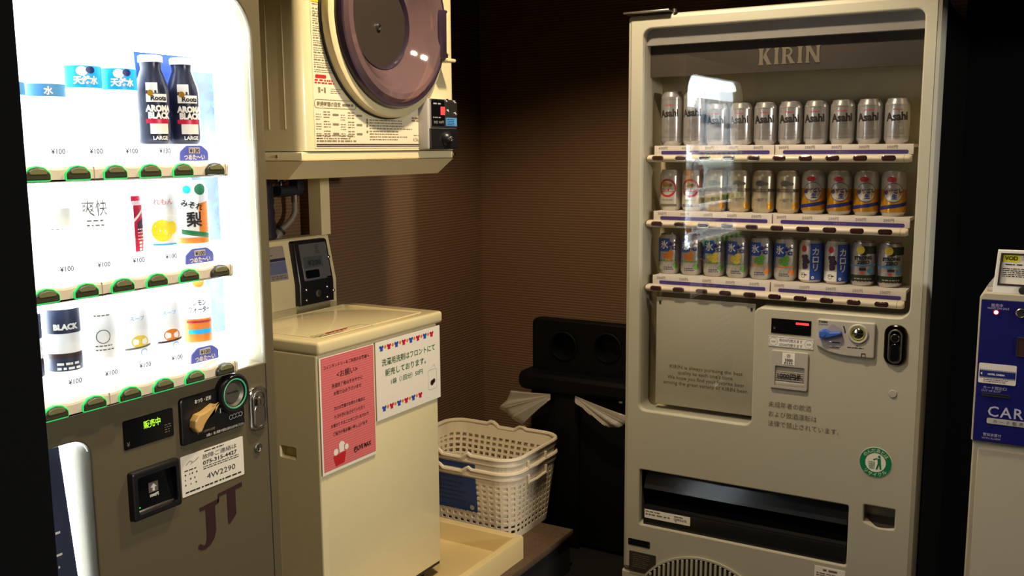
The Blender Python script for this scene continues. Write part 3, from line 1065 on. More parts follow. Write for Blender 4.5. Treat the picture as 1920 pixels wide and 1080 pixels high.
def d_nodo(p, r, h):
    p.m = 0
    p.wpatch(-PI, PI, h * .095, h * .60, r, 30)
    p.m = 1
    p.wpatch(-1.9, 1.9, h * .19, h * .27, r + .0004, None, 0.02)
    p.wtext('のどごし', 0.0, h * .515, 0.0125, r + .0006, bold=0.0007, width=0.050, rot=0.10)
    p.wtext('生', 0.003, h * .395, 0.0145, r + .0006, bold=0.0007)
    p.wring(0.0, h * .53, 0.0250, 0.0264, r + .0006, 30)
    p.m = 2
    p.wdisc(-0.006, h * .82, 0.0075, r, 1.7)
    p.m = 3
    p.wring(0.0, h * .53, 0.013, 0.025, r + .0003, 24)
    p.wring(0.0, h * .53, 0.0005, 0.013, r + .0003, 24)


def d_diamond(fruit):
    def d(p, r, h):
        p.m = 0
        p.wpatch(-1.25, 0.12, h * .575, h * .90, r)
        p.wpatch(-PI, -0.85, h * .30, h * .90, r + .0002)
        p.m = 1
        # facet rows: shallow diamonds stamped in the middle of the can
        for rr in range(3):
            for k in range(9):
                a = -1.35 + 0.34 * k + (0.17 if rr % 2 else 0)
                zc = h * (.28 + .11 * rr)
                dz = h * .05
                q = r + 0.0013
                p.add([(r * sin(a - .15), -r * cos(a - .15), zc), (q * sin(a), -q * cos(a), zc - dz), (r * sin(a + .15), -r * cos(a + .15), zc), (q * sin(a), -q * cos(a), zc + dz)], [(0, 1, 2, 3)])
        p.m = 2
        for (x, z) in ((-0.006, .47), (0.007, .53), (0.004, .42)):
            p.wdisc(x, h * z, 0.0095, r + 0.0006)
        p.m = 3
        p.wpatch(-0.8, 0.9, h * .335, h * .365, r + 0.0007)
        p.wdisc(0.024, h * .22, 0.009, r + 0.0005)
        p.m = 4
        p.wtext('氷', -0.013, h * .665, 0.026, r + 0.0006, bold=0.0006)
        p.m = 5
        p.wtext('結', 0.014, h * .64, 0.026, r + 0.0006, bold=0.0008)
        p.wdashes(-0.014, h * .17, 0.028, 2, 0.006, 0.002, r + 0.0006, 5)
    return d


def d_calori(p, r, h):
    p.m = 0
    p.wpatch(0.05, 1.9, h * .07, h * .93, r)
    p.m = 1
    p.wpatch(-1.5, 0.02, h * .07, h * .30, r)
    p.m = 2
    rnd = random.Random(3)
    for k in range(13):
        p.wdisc(-0.019 + 0.014 * rnd.random(), h * (.36 + .30 * rnd.random()), 0.0062, r + 0.0003)
    p.m = 3
    p.wdisc(-0.017, h * .80, 0.0095, r, 0.85)
    p.m = 4
    for i, ch in enumerate('カロリ。'):
        p.wtext(ch, 0.0175, h * (.72 - .185 * i) - 0.006, 0.0235, r + 0.0005, bold=0.0006)
    p.m = 5
    p.wring(-0.018, h * .18, 0.006, 0.0072, r + 0.0004)
    p.wdashes(-0.022, h * .18, 0.009, 1, 0.003, 0.003, r + 0.0004)


def d_strong(fr):
    def d(p, r, h):
        p.m = 0
        p.wpatch(0.05, 1.7, h * .74, h * .92, r)
        p.wdisc(0.004, h * .80, 0.011, r + .0002)
        p.wpatch(-1.9, 1.9, h * .105, h * .26, r)
        p.m = 1
        p.wdisc(-0.005, h * .83, 0.0115, r + 0.0004)
        p.m = 2
        p.wtext('STRONG', 0.003, h * .615, 0.0128, r, bold=0.0009, width=0.049, rot=0.05)
        p.wtext('ZERO', 0.004, h * .515, 0.0128, r, bold=0.0009, width=0.034, rot=0.04)
        p.wpatch(-0.2, 0.35, h * .36, h * .42, r)
        p.m = 3
        p.wpatch(-1.5, 1.4, h * .455, h * .495, r, None, 0.004)
        p.wdisc(0.024, h * .36, 0.009, r)
        p.m = 4
        p.wtext('9%', 0.0, h * .28, 0.0095, r, bold=0.0004)
        p.m = 5
        p.wdashes(-0.02, h * .16, 0.046, 2, 0.008, 0.003, r + 0.0004, 8)
    return d


KD = 0.125
SZ = [z + 0.0268 for z in ROWZ]
ORD = ['first', 'second', 'third', 'fourth', 'fifth', 'sixth', 'seventh', 'eighth', 'ninth', 'tenth']
tall = make_can('beer_can', '', 0.160, 'alu', d_silver, ['ink', 'grey_ink', 'red'])
short = make_can('beer_can', '', 0.121, 'alu', d_silver, ['ink', 'grey_ink', 'red'])
lager = make_can('beer_can', '', 0.121, 'white_can', d_lager, ['red', 'gold_can', 'white', 'grey_ink'])
ichi = make_can('beer_can', '', 0.121, 'cream_can', d_ichiban, ['brown_ink', 'grey_ink', 'cream_can', 'gold_can'])
nodo = make_can('beer_can', '', 0.121, 'pearl_can', d_nodo, ['gold_can', 'navy', 'red', 'pearl_can'])
hy = {}
for key, cols in (('orange', ['orange', 'leaf']), ('lemon', ['yellow', 'leaf']), ('lime', ['leaf', 'orange'])):
    hy[key] = make_can('cocktail_can', '', 0.121, 'pearl_can', d_diamond(key), ['blue', 'pearl_can', cols[0], cols[1], 'white', 'navy'])
calo = make_can('cocktail_can', '', 0.121, 'white_can', d_calori, ['blue', 'white', 'grape', 'red', 'white', 'ink'])
strong = make_can('cocktail_can', '', 0.121, 'alu', d_strong(0), ['black_green', 'yellow', 'ink', 'sky', 'red', 'beige_ink'])
rows = [
    [(tall, 'tall silver beer can')] * 2 + [(short, 'short silver beer can')] * 8,
    [(lager, 'white lager can with red ring emblem')] * 2 + [(ichi, 'cream beer can with brown band')] * 4 + [(nodo, 'white and gold beer can with blue lettering')] * 4,
    [(hy['orange'], 'blue and silver can with orange fruit')] * 2 + [(hy['lemon'], 'blue and silver can with lemon fruit')] * 2 + [(hy['lime'], 'blue and silver can with green fruit')] * 2
    + [(calo, 'white can with blue panel and grapes')] * 2 + [(strong, 'silver and dark green STRONG ZERO can')] * 2,
]
used = set()
for ri, row in enumerate(rows):
    for k, (src, lab) in enumerate(row):
        loc = (KX + 0.0935 + 0.0711 * k, KY + KD, SZ[ri])
        label = f"{lab}, {ORD[k]} from left on the {('top', 'middle', 'bottom')[ri]} shelf"
        rz = random.uniform(-0.10, 0.10) + 0.14
        g = f"cans on the {('top', 'middle', 'bottom')[ri]} shelf of the beer machine"
        if id(src) not in used:
            used.add(id(src))
            src.location = loc
            src.rotation_euler = (0, 0, rz)
            src['label'] = label
            src['group'] = g
        else:
            copy_thing(src, loc, label, rz, g)

# ------------------------------------------------------------------ drinks vending machine on the left (local x to the right, y into the machine)
JX, JY = -1.44, 0.46
jt = thing('vending_machine', 'olive grey drinks vending machine with a glaring backlit window on the left', 'vending machine', (JX, JY, 0), PI / 2)
JWIN = rrect(0.20, 0.9685, 1.0125, 1.757, 0.075, 8)
JWIN = [(0.20, 1.0125), (0.9685, 1.0125)] + arc(0.9685 - 0.085, 1.757 - 0.085, 0.085, 0, PI / 2, 9) + arc(0.285, 1.757 - 0.085, 0.085, PI / 2, PI, 9)
JLOW = [(0.20, 0.31)] + arc(0.549 - 0.03, 0.34, 0.03, -PI / 2, 0, 6) + arc(0.549 - 0.035, 0.962 - 0.035, 0.035, 0, PI / 2, 7) + arc(0.235, 0.962 - 0.035, 0.035, PI / 2, PI, 6)
JBILL = rrect(0.628, 0.714, 0.797, 0.866, 0.004)
part('door', MB().prism([rrect(0.0, 1.0, 0.10, 1.83, 0.02), JWIN, JLOW, JBILL], 0.0, 0.05, bevel=0.010, hole_bevel=0.003), 'olive', jt)
t = MB().box(0.9665, 0.9685, -0.0006, 0.004, 0.13, 1.01)
part('door_seam', t, 'ink', jt)
t = MB()
t.box(0.002, 0.012, 0.05, 0.22, 0.05, 1.83).box(0.988, 0.998, 0.05, 0.22, 0.05, 1.83).box(0.012, 0.988, 0.05, 0.22, 1.82, 1.83)
t.box(0.002, 0.998, 0.22, 0.68, 0.05, 1.83, 0.006).box(0.02, 0.98, 0.02, 0.60, 0.0, 0.05)
part('cabinet', t, 'olive', jt)
part('front_pane', MB().prism([grow(JWIN, -0.001)], 0.006, 0.009), 'jt_pane', jt)
part('backlit_panel', MB().box(0.19, 0.98, 0.120, 0.126, 1.00, 1.765), 'backlight', jt)
t = MB().box(0.917, 0.963, 0.040, 0.060, 1.02, 1.75, 0.008)
part('light_tube_cover', t, 'tube', jt)
t = MB().box(0.21, 0.885, 0.030, 0.085, 1.715, 1.76, 0.006)
part('top_light_cover', t, 'tube', jt)
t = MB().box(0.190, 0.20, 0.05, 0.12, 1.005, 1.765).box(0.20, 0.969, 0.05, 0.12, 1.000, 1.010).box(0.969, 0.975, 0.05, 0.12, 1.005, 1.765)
part('side_glow_liner', t, 'glow_low', jt)  # liner glows by itself, light from the panel put into its colour
JROW = (1.4145, 1.2195, 1.0265)
JU = [0.256, 0.329, 0.402, 0.474, 0.5465, 0.618, 0.690, 0.7625, 0.838]
JP = (['¥100'] * 7 + ['¥130', '¥130'], ['¥100'] * 9, ['¥100'] * 9)
lens = round_poly([(-0.0215, -0.0095), (0.0215, -0.0095), (0.0215, 0.0005), (0.012, 0.009), (0.0, 0.0115), (-0.012, 0.009), (-0.0215, 0.0005)], [0.002, 0.002, 0.006, 0.008, 0.01, 0.008, 0.006], 4)
lens_me = MB().prism([lens], -0.006, 0.004, bevel=0.002).mesh('button', 'smoke_lens')
glow_me = MB().prism([grow(lens, 0.0021), grow(lens, 0.0002)], -0.0035, 0.004, bevel=0.0008).mesh('button_ring', 'green_led')
dull_me = MB().prism([grow(lens, 0.0015), grow(lens, 0.0002)], -0.0035, 0.004, bevel=0.0008).mesh('button_ring', 'smoke_lens')
half_me = MB().prism([round_poly([(-0.0195, -0.0005), (0.0195, -0.0005), (0.012, 0.0075), (0, 0.0098), (-0.012, 0.0075)], [0.003, 0.003, 0.008, 0.01, 0.008], 4)], -0.0072, -0.005, bevel=0.001).mesh('button_cap', mat('olive_button_cap', rgb(120, 120, 84), 0.25))
for ri, z in enumerate(JROW):
    # wavy ivory bar: crest above every button
    top, bot = [], []
    x0, x1, n = 0.215, 0.8765, 90
    for i in range(n + 1):
        x = x0 + (x1 - x0) * i / n
        top.append((x, z + 0.0105 + 0.0042 * (0.5 + 0.5 * cos(2 * PI * (x - 0.256) / 0.0727))))
    poly = round_poly([(x0, z - 0.0145), (x1, z - 0.0145), (x1, z + 0.011)], [0.003, 0.006, 0.003], 4)
    poly = poly + top[::-1][3:]
    bo = part('button_bar', MB().prism([poly], -0.020, 0.012, bevel=0.005), 'bar', jt)
    for xq in (0.578, 0.364, 0.866):
        part('joint_line', MB().box(xq, xq + 0.0008, -0.0206, 0.0, z - 0.013, z + 0.010), 'beige_ink', bo)
    for k, u in enumerate(JU):
        obj('button', lens_me, bo, (u, -0.020, z))
        obj('button_ring', dull_me if k == 8 else glow_me, bo, (u, -0.020, z))
        obj('button_cap', half_me, bo, (u, -0.020, z))
    part('added_glow_strip', MB().box(0.215, 0.875, 0.014, 0.022, z - 0.0125, z - 0.0055, 0.001), 'tube', bo)  # added glowing strip that brightens the drinks from the front
    pl = part('price_panel', MB().box(0.21, 0.885, 0.014, 0.020, z + 0.012, z + 0.048, 0.001), 'glow_low', jt)
    for k, u in enumerate(JU[:8]):
        part('price_lettering', MB().text(JP[ri][k], u - 0.008, z + 0.0315, 0.0125, 0.0136, bold=0.0002), 'ink', pl)
    tg = part('cold_drink_tag', MB().prism([round_poly([(0.785, z + 0.0165), (0.853, z + 0.0165), (0.853, z + 0.034), (0.838, z + 0.045), (0.802, z + 0.045), (0.787, z + 0.034)], [0.002, 0.002, 0.008, 0.012, 0.012, 0.008], 4)], 0.0105, 0.0132), mat('violet_blue_tag', rgb(92, 104, 205), 0.4), jt)
    t = MB().text('つめた〜い', 0.819, z + 0.019, 0.0115, 0.0098, bold=0.0004, width=0.05)
    part('lettering', t, 'white', tg)
    t = MB().box(0.806, 0.832, 0.0096, 0.0103, z + 0.0305, z + 0.0415)
    part('price_label', t, 'rail', tg)
    part('lettering', MB().text('¥130' if ri == 0 else '¥100', 0.819, z + 0.0318, 0.0112, 0.0088, bold=0.0002), 'ink', tg)
    t = MB().box(0.880, 0.946, 0.088, 0.091, z + 0.048, z + 0.190)
    part('sky_picture', t, 'sky_card', jt)
    part('shelf', MB().box(0.21, 0.885, 0.021, 0.12, z + 0.042, z + 0.047), 'glow_low', jt)

# money panel of the drinks machine
dsp = part('sales_display', MB().prism([rrect(0.6145, 0.7245, 0.9195, 0.9735, 0.003)], -0.002, 0.004, bevel=0.001), 'dark_gloss', jt)
t = MB().text('販売中', 0.676, 0.9505, 0.0155, -0.0026, bold=0.0001, width=0.037)
part('lettering', t, 'lime_led', dsp)
part('lettering', MB().text('¥', 0.6225, 0.9255, 0.012, -0.0026).dashes(0.703, 0.944, 0.015, 4, 0.0045, 0.0018, -0.0026, 3), 'grey_ink', dsp)
cp = round_poly([(0.7375, 0.8935), (0.8985, 0.8955), (0.8985, 0.935), (0.862, 0.987), (0.738, 0.9855)], [0.007, 0.007, 0.004, 0.004, 0.008], 4)
cpo = part('coin_panel', MB().prism([cp], -0.007, 0.004, bevel=0.003), 'black_plastic', jt)
t = MB().lathe([(0.040, 0.004), (0.040, -0.010), (0.036, -0.014), (0.030, -0.013), (0.028, -0.008)], (0.8655, -0.004, 0.9705), 'y', 32)
part('coin_ring', t, 'black_plastic', cpo)
t = MB().lathe([(0.0305, -0.0135), (0.0288, -0.0142), (0.0278, -0.0125)], (0.8655, -0.004, 0.9705), 'y', 32)
part('coin_ring_glow', t, mat('dim_green_ring', rgb(60, 140, 100), 0.4, emit=(0.05, 0.4, 0.16, 1), estr=0.5), cpo)
t = MB().lathe([(0.0275, -0.008), (0.021, -0.0035), (0.020, -0.0052), (1e-4, -0.0055)], (0.8655, -0.004, 0.9705), 'y', 28)
part('coin_entry', t, 'steel', cpo)
part('coin_slot', MB().box(0.852, 0.879, -0.0112, -0.0090, 0.9705, 0.9735), 'ink', cpo)
t = MB().prism([round_poly([(0.7555, 0.927), (0.762, 0.917), (0.772, 0.916), (0.781, 0.930), (0.812, 0.956), (0.822, 0.9675), (0.808, 0.963), (0.782, 0.953), (0.766, 0.951), (0.757, 0.941)], 0.005, 4)], -0.024, -0.008, bevel=0.003)
part('return_lever', t, 'gold_lever', cpo)
t = MB().box(0.774, 0.818, -0.0085, -0.0065, 0.9075, 0.9135, 0.001)
part('steel_edge', t, 'chrome', cpo)
t = MB().text('おつり・返却', 0.792, 0.9705, 0.0088, -0.0075, bold=0.0002, width=0.040)
part('lettering', t, 'white', cpo)
t = MB().text('お願い：強い衝撃や無理な操作はおやめください', 0.845, 0.8985, 0.0066, -0.0075, width=0.098)
part('lettering', t, 'white', cpo)
t = MB()
for i in range(4):
    t.ring(0.8605 + 0.0085 * i, 0.9215 + 0.0004 * i, 0.004, 0.0048, -0.0075, 16)
part('coin_symbols', t, 'white', cpo)
part('dial_mark', MB().ring(0.797, 0.942, 0.036, 0.038, -0.0075, 8, -0.15, 0.22), 'white', cpo)
lk = part('lock_plate', MB().prism([rrect(0.9135, 0.9615, 0.8745, 0.967, 0.016, 7)], -0.007, 0.004, bevel=0.003), 'chrome', jt)
t = MB().prism([rrect(0.920, 0.9555, 0.8795, 0.9585, 0.016, 7), rrect(0.9225, 0.953, 0.882, 0.956, 0.014, 7)], -0.010, -0.006, bevel=0.0008)
part('handle_rim', t, 'steel', lk)
part('handle', MB().prism([rrect(0.923, 0.9525, 0.883, 0.930, 0.013, 7)], -0.009, -0.006, bevel=0.0015), 'steel', lk)
t = MB().cyl((0.9375, -0.013, 0.936), 0.0115, 0.006, 'y', 20, 0.002)
part('lock_cylinder', t, 'chrome', lk)
part('key_slot', MB().box(0.9368, 0.9384, -0.0136, -0.0125, 0.931, 0.941), 'ink', lk)
kl = part('key_lock', MB().lathe([(0.0105, 0.002), (0.0105, -0.0025), (0.0085, -0.004), (0.0078, -0.002), (1e-4, -0.002)], (0.9355, 0, 0.8365), 'y', 24), 'steel', jt)
part('key_slot', MB().box(0.9345, 0.9368, -0.0028, -0.0018, 0.8315, 0.8415), 'ink', kl)
st = part('contact_sticker', MB().prism([rrect(0.7355, 0.8945, 0.792, 0.8725, 0.002)], -0.0012, 0.001), 'paper', jt)
t = MB().dashes(0.794, 0.8675, 0.05, 1, 0.004, 0.0022, -0.0016, 2, ragged=0)
t.text('故障ご連絡は', 0.8325, 0.8545, 0.0105, -0.0016, width=0.088).text('075-315-4427', 0.8325, 0.8425, 0.0105, -0.0016, width=0.088, bold=0.0002)
t.dashes(0.789, 0.8375, 0.094, 2, 0.0042, 0.0016, -0.0016, 4, ragged=0.1).dashes(0.7435, 0.8415, 0.035, 1, 0.004, 0.002, -0.0016, 5)
t.dashes(0.7435, 0.833, 0.034, 3, 0.010, 0.003, -0.0016, 6, fill=0.3, word=1.0, ragged=0.05)
t.text('4W2290', 0.834, 0.8115, 0.0155, -0.0016, width=0.074).dashes(0.7435, 0.798, 0.142, 1, 0.004, 0.003, -0.0016, 9, ragged=0)
t.tube([(0.748, -0.0014, 0.8535), (0.757, -0.0014, 0.860), (0.764, -0.0014, 0.857), (0.757, -0.0014, 0.852), (0.770, -0.0014, 0.857), (0.779, -0.0014, 0.8615)], 0.0005, 4)
part('lettering', t, 'ink', st)
ba = part('bill_acceptor', MB().prism([rrect(0.617, 0.725, 0.786, 0.8775, 0.005), JBILL], -0.014, 0.006, bevel=0.004), 'black_plastic', jt)
t = MB().add([(0.628, 0.004, 0.866), (0.714, 0.004, 0.866), (0.714, -0.006, 0.797), (0.628, -0.006, 0.797)], [(0, 3, 2, 1)]).box(0.626, 0.716, 0.005, 0.04, 0.795, 0.868)
part('bill_ramp', t, 'dark_gloss', ba)
t = MB().box(0.632, 0.710, -0.0085, -0.006, 0.797, 0.8025, 0.001)
part('bill_lip', t, 'steel', ba)
t = MB().box(0.659, 0.680, -0.0030, -0.0005, 0.827, 0.846)
part('arrow_plate', t, mat('grey_brown_plate', rgb(110, 98, 92), 0.5), ba)
t = MB().poly([(0.667, 0.829), (0.672, 0.829), (0.672, 0.836), (0.6765, 0.836), (0.6695, 0.8435), (0.6625, 0.836), (0.667, 0.836)], -0.0034).text('1000円', 0.6695, 0.819, 0.0072, -0.004, bold=0.0003, width=0.019)
part('lettering', t, 'white', ba)
part('green_indicator', MB().box(0.6335, 0.6365, -0.0065, -0.0055, 0.8065, 0.8085), 'green_led', ba)
# two-letter monogram: a J hooked to a T with a shared top stroke
t = MB()
t.poly([(0.7735, 0.7585), (0.8235, 0.7625), (0.8235, 0.7545), (0.8135, 0.7515), (0.8135, 0.700), (0.8085, 0.686), (0.798, 0.676), (0.785, 0.671), (0.775, 0.672), (0.7675, 0.677), (0.7665, 0.683), (0.772, 0.6865), (0.777, 0.683), (0.782, 0.679), (0.787, 0.684), (0.7895, 0.696), (0.7895, 0.7515), (0.7765, 0.7515)], -0.0009)
t.poly([(0.823, 0.7725), (0.8865, 0.7775), (0.8865, 0.768), (0.868, 0.767), (0.868, 0.716), (0.851, 0.7015), (0.846, 0.702), (0.8455, 0.767), (0.827, 0.767), (0.8235, 0.7545), (0.8200, 0.7540)], -0.0009)
part('monogram', t, 'maroon', jt)
# lower lit window with a leaning board
t = MB().box(0.19, 0.56, 0.090, 0.095, 0.30, 0.975)
part('lower_backlit_panel', t, 'backlight', jt)
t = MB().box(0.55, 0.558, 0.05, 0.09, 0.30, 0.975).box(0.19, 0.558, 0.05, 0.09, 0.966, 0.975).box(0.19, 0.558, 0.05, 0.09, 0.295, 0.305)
part('lower_glow_liner', t, 'backlight', jt)  # no lamp: liner given the panel's glow to look brightly lit
part('lower_pane', MB().prism([grow(JLOW, -0.001)], 0.005, 0.008), 'jt_pane', jt)
lb = MB().add([(0.205, 0.056, 0.950), (0.526, 0.056, 0.950), (0.545, 0.012, 0.32), (0.205, 0.012, 0.32), (0.205, 0.060, 0.950), (0.526, 0.060, 0.950), (0.545, 0.016, 0.32), (0.205, 0.016, 0.32)],
              [(0, 3, 2, 1), (4, 5, 6, 7), (0, 1, 5, 4), (1, 2, 6, 5), (2, 3, 7, 6), (3, 0, 4, 7)])
lb = part('leaning_board', lb, 'slate', jt)
t = MB()
rnd = random.Random(5)
for i in range(16):
    zz = 0.885 - 0.030 * i
    yy = 0.012 + (zz - 0.32) / 0.63 * 0.044 - 0.0016
    t.dashes(0.225, zz, 0.285, 2, 0.009, 0.0042, yy, 40 + i, ragged=0.12)
part('fine_print', t, 'white', lb)

# ------------------------------------------------------------------ display bottles and cans in the drinks machine
def jloc(u, row, d=0.050):
    return (JX - d, JY + u, JROW[row] + 0.0472)


def bottle_profile(h, r, neck=0.014, shoulder=0.62):
    return [(1e-4, 0.002), (r * .8, 0.0), (r * .97, 0.006), (r, 0.012), (r, h * .30), (r * .96, h * .32), (r * .96, h * .35), (r, h * .37), (r, h * shoulder), (r * .92, h * (shoulder + .08)), (r * .6, h * .85), (neck, h * .91), (neck, h * .925)]


def make_bottle(label, h, r, body, cap, design, mats, name='drink_bottle', shoulder=0.62, neck=0.014):
    t = thing(name, label, 'bottle', (0, 0, 0), PI / 2, None)
    obj('bottle_body', MB().lathe(bottle_profile(h, r, neck, shoulder), n=24).mesh('bottle_body', body, 50), t)
    obj('bottle_cap', MB().lathe([(neck * 1.08, h * .92), (neck * 1.15, h * .925), (neck * 1.15, h * .985), (neck, h), (1e-4, h)], n=20).mesh('bottle_cap', cap), t)
    p = MB()
    design(p, r + 0.0004, h)
    obj('printed_label', p.mesh('printed_label', mats, 50), t)
    return t


def b_water(p, r, h):
    p.m = 0
    p.wpatch(-1.7, 1.7, h * .465, h * .645, r)
    p.m = 1
    p.wdisc(-0.006, h * .60, 0.008, r + .0003, 1.2)
    p.wtext('天然水', 0.0, h * .50, 0.0145, r + .0005, bold=0.0008, width=0.042)
    p.m = 2
    p.wdisc(0.008, h * .61, 0.006, r + .0004, 1.3)


def b_lightblue(p, r, h):
    p.m = 0
    p.wpatch(-1.3, 1.3, h * .38, h * .48, r)
    p.m = 1
    p.wtext('水', 0, h * .40, 0.014, r + .0004, bold=0.0006)


def b_coffee(p, r, h):
    p.m = 0
    p.wpatch(-0.55, 0.75, h * .475, h * .565, r)
    p.wpatch(-0.40, 0.75, h * .12, h * .235, r)
    p.wpatch(-0.55, 0.15, h * .575, h * .69, r * .985)
    p.m = 1
    p.wtext('AROMA\nBLACK', 0.006, h * .372, 0.0150, r, bold=0.0010, width=0.050, line=0.84)
    p.wtext('LARGE', 0.006, h * .055, 0.0095, r, bold=0.0003)
    p.m = 2
    p.wpatch(-0.62, 0.78, h * .238, h * .285, r + .0002)
    p.m = 3
    p.wtext('Roots', 0.006, h * .495, 0.0125, r + .0004, bold=0.0005)
    p.m = 4
    p.wdisc(-0.009, h * .575, 0.0055, r + .0006)


def b_tea(p, r, h):
    p.m = 0
    p.wtext('爽快', 0.0, h * .50, 0.030, r, bold=0.0002, width=0.046)
    p.wdashes(-0.015, h * .42, 0.03, 2, 0.008, 0.003, r, 6)


def b_faint(p, r, h):
    p.m = 0
    p.wpatch(-1.2, 1.2, h * .40, h * .60, r)
    p.m = 1
    p.wdashes(-0.012, h * .36, 0.024, 1, 0.008, 0.002, r, 6)


def b_red(p, r, h):
    p.m = 0
    p.wpatch(-0.1, 1.6, h * .02, h * .62, r)
    p.wpatch(-0.2, 1.3, h * .62, h * .74, r * .93)
    p.m = 1
    p.wpatch(0.15, 1.2, h * .30, h * .44, r + .0003, None, 0.012)
    p.m = 2
    p.wpatch(-0.1, 1.2, h * .51, h * .55, r + .0005, None, 0.03)
    p.wdashes(0.004, h * .30, 0.018, 4, 0.006, 0.002, r + .0005, 3)
    p.wdashes(0.006, h * .12, 0.014, 3, 0.006, 0.004, r + .0005, 8)


def c_lemon(p, r, h):
    p.m = 0
    p.wdisc(-0.004, h * .30, 0.0205, r)
    p.wdisc(0.015, h * .34, 0.012, r + .0003)
    p.m = 1
    p.wtext('れもん', 0.0, h * .70, 0.013, r, bold=0.0001)
    p.m = 2
    p.wpatch(-0.7, 0.8, h * .075, h * .10, r)


def c_pear(p, r, h):
    p.m = 0
    p.wpatch(0.15, 1.7, h * .22, h * .70, r, None, 0.01)
    p.wpatch(-1.3, 1.5, h * .05, h * .14, r)
    p.m = 1
    p.wpatch(-0.9, 1.4, h * .15, h * .225, r + .0003, None, -0.012)
    p.wdisc(0.010, h * .88, 0.011, r + .0003, 1.1)
    p.m = 2
    p.wtext('みぞれ', -0.009, h * .60, 0.0145, r + .0005, bold=0.0004, rot=-0.25)
    p.wtext('梨', -0.004, h * .33, 0.030, r + .0005, bold=0.0009)
    p.m = 3
    p.wdisc(-0.016, h * .88, 0.008, r + .0002)


def c_black(p, r, h):
    p.m = 0
    p.wpatch(-1.4, 1.4, h * .60, h * .95, r)
    p.wpatch(-1.4, 1.4, h * .05, h * .24, r)
    p.m = 1
    p.wpatch(-1.2, 1.2, h * .24, h * .31, r + .0002)
    p.m = 2
    p.wtext('BLACK', 0, h * .66, 0.013, r + .0005, bold=0.0008, width=0.042)
    p.wdashes(-0.018, h * .14, 0.036, 2, 0.008, 0.004, r + .0005, 6)


def c_plain(p, r, h):
    p.m = 0
    p.wring(0, h * .45, 0.011, 0.0125, r)
    p.wdashes(-0.014, h * .30, 0.028, 2, 0.007, 0.0022, r, 12)
    p.wdashes(-0.014, h * .76, 0.028, 1, 0.007, 0.0022, r, 13)


def c_soup(col):
    def d(p, r, h):
        p.m = 0
        p.wring(0.004, h * .26, 0.0005, 0.012, r, 24, 1.35)
        p.m = 1
        p.wpatch(-0.85, 0.95, h * .155, h * .185, r + .0002, None, 0.006)
        p.m = 2
        p.wtext('スープ', 0.0, h * .60, 0.009, r)
        p.wring(0.010, h * .09, 0.0055, 0.0066, r + .0003)
    return d


def b_lemonwater(p, r, h):
    p.m = 0
    p.wpatch(-1.4, 1.4, h * .03, h * .34, r)
    p.wdisc(-0.002, h * .83, 0.012, r + .0002)
    p.m = 1
    p.wpatch(-0.9, 1.2, h * .14, h * .20, r + .0003)
    p.m = 2
    p.wpatch(-1.0, 1.2, h * .285, h * .315, r + .0003)
    p.m = 3
    p.wtext('レモン\nウォーター', -0.002, h * .52, 0.0135, r + .0004, bold=0.0004, width=0.044, line=1.0)


def make_jcan(label, h, r, body, design, mats):
    t = thing('drink_can', label, 'can', (0, 0, 0), PI / 2, None)
    obj('can_body', MB().lathe(can_profile(h, r), n=24).mesh('can_body', body, 40), t)
    obj('can_lid', lid_me(h, r), t)
    p = MB()
    design(p, r + .0003, h)
    obj('printed_label', p.mesh('printed_label', mats, 40), t)
    return t


GJ = ['drinks on the top shelf of the drinks machine', 'drinks on the middle shelf of the drinks machine', 'drinks on the bottom shelf of the drinks machine']


def put(t, k, row, turn=-0.42, d=0.050):
    t.location = jloc(JU[k], row, d)
    t.rotation_euler = (0, 0, PI / 2 + turn)
    t['group'] = GJ[row]
    return t


water = make_bottle('clear water bottle with cyan label, left of the two beside the black coffee bottles', 0.205, 0.0315, 'clear_bottle', 'white', b_water, ['cyan', 'white', 'navy'])
put(water, 5, 0)
w2 = copy_thing(water, jloc(JU[6], 0), 'clear water bottle with cyan label, touching the left black coffee bottle', PI / 2 - 0.40, GJ[0])
w3 = make_bottle('clear bottle with a faint pale aqua label, left of the water bottles', 0.205, 0.0315, 'clear_bottle', 'white', b_lightblue, ['sky', 'white'])
put(w3, 4, 0)
for k, lab in ((0, 'pale aqua labelled bottle, far left end of the top drinks shelf'), (1, 'pale aqua labelled bottle, second from left end of top drinks shelf'), (2, 'pale aqua labelled bottle, third from left end of top drinks shelf'), (3, 'pale aqua labelled bottle at the wall edge, top drinks shelf')):
    copy_thing(w3, jloc(JU[k], 0), lab, PI / 2 - 0.4, GJ[0])
cof = make_bottle('black AROMA BLACK coffee bottle, left one of the pair', 0.162, 0.0300, 'coffee_black', 'white', b_coffee, ['white', 'white', 'crimson', 'ink', 'gold_can'], neck=0.019, shoulder=0.60)
put(cof, 7, 0, -0.5)
copy_thing(cof, jloc(JU[8] - 0.004, 0), 'black AROMA BLACK coffee bottle, right one of the pair', PI / 2 - 0.5, GJ[0])
bk = obj('backing_card', MB().add([(0.012, 0, 0), (0.13, 0, 0), (0.136, 0, 0.171), (0, 0, 0.171), (0.012, 0.002, 0), (0.13, 0.002, 0), (0.136, 0.002, 0.171), (0, 0.002, 0.171)], [(0, 1, 2, 3), (7, 6, 5, 4), (0, 4, 5, 1), (1, 5, 6, 2), (2, 6, 7, 3), (3, 7, 4, 0)]).mesh('backing_card', 'blue'), None, (JX - 0.088, JY + 0.758, JROW[0] + 0.0472))
bk.rotation_euler = (0, 0, PI / 2)
bk['label'] = 'blue backing card standing behind the two black coffee bottles'
bk['category'] = 'card'
tea = make_bottle('pale tea bottle with large grey brush lettering on the middle shelf', 0.150, 0.0315, 'tea_bottle', 'white', b_tea, ['grey_ink'])
put(tea, 5, 1)
faint = make_bottle('', 0.150, 0.0315, 'tea_bottle', 'white', b_faint, ['pale_yellow', 'grey_plastic'])
first = True
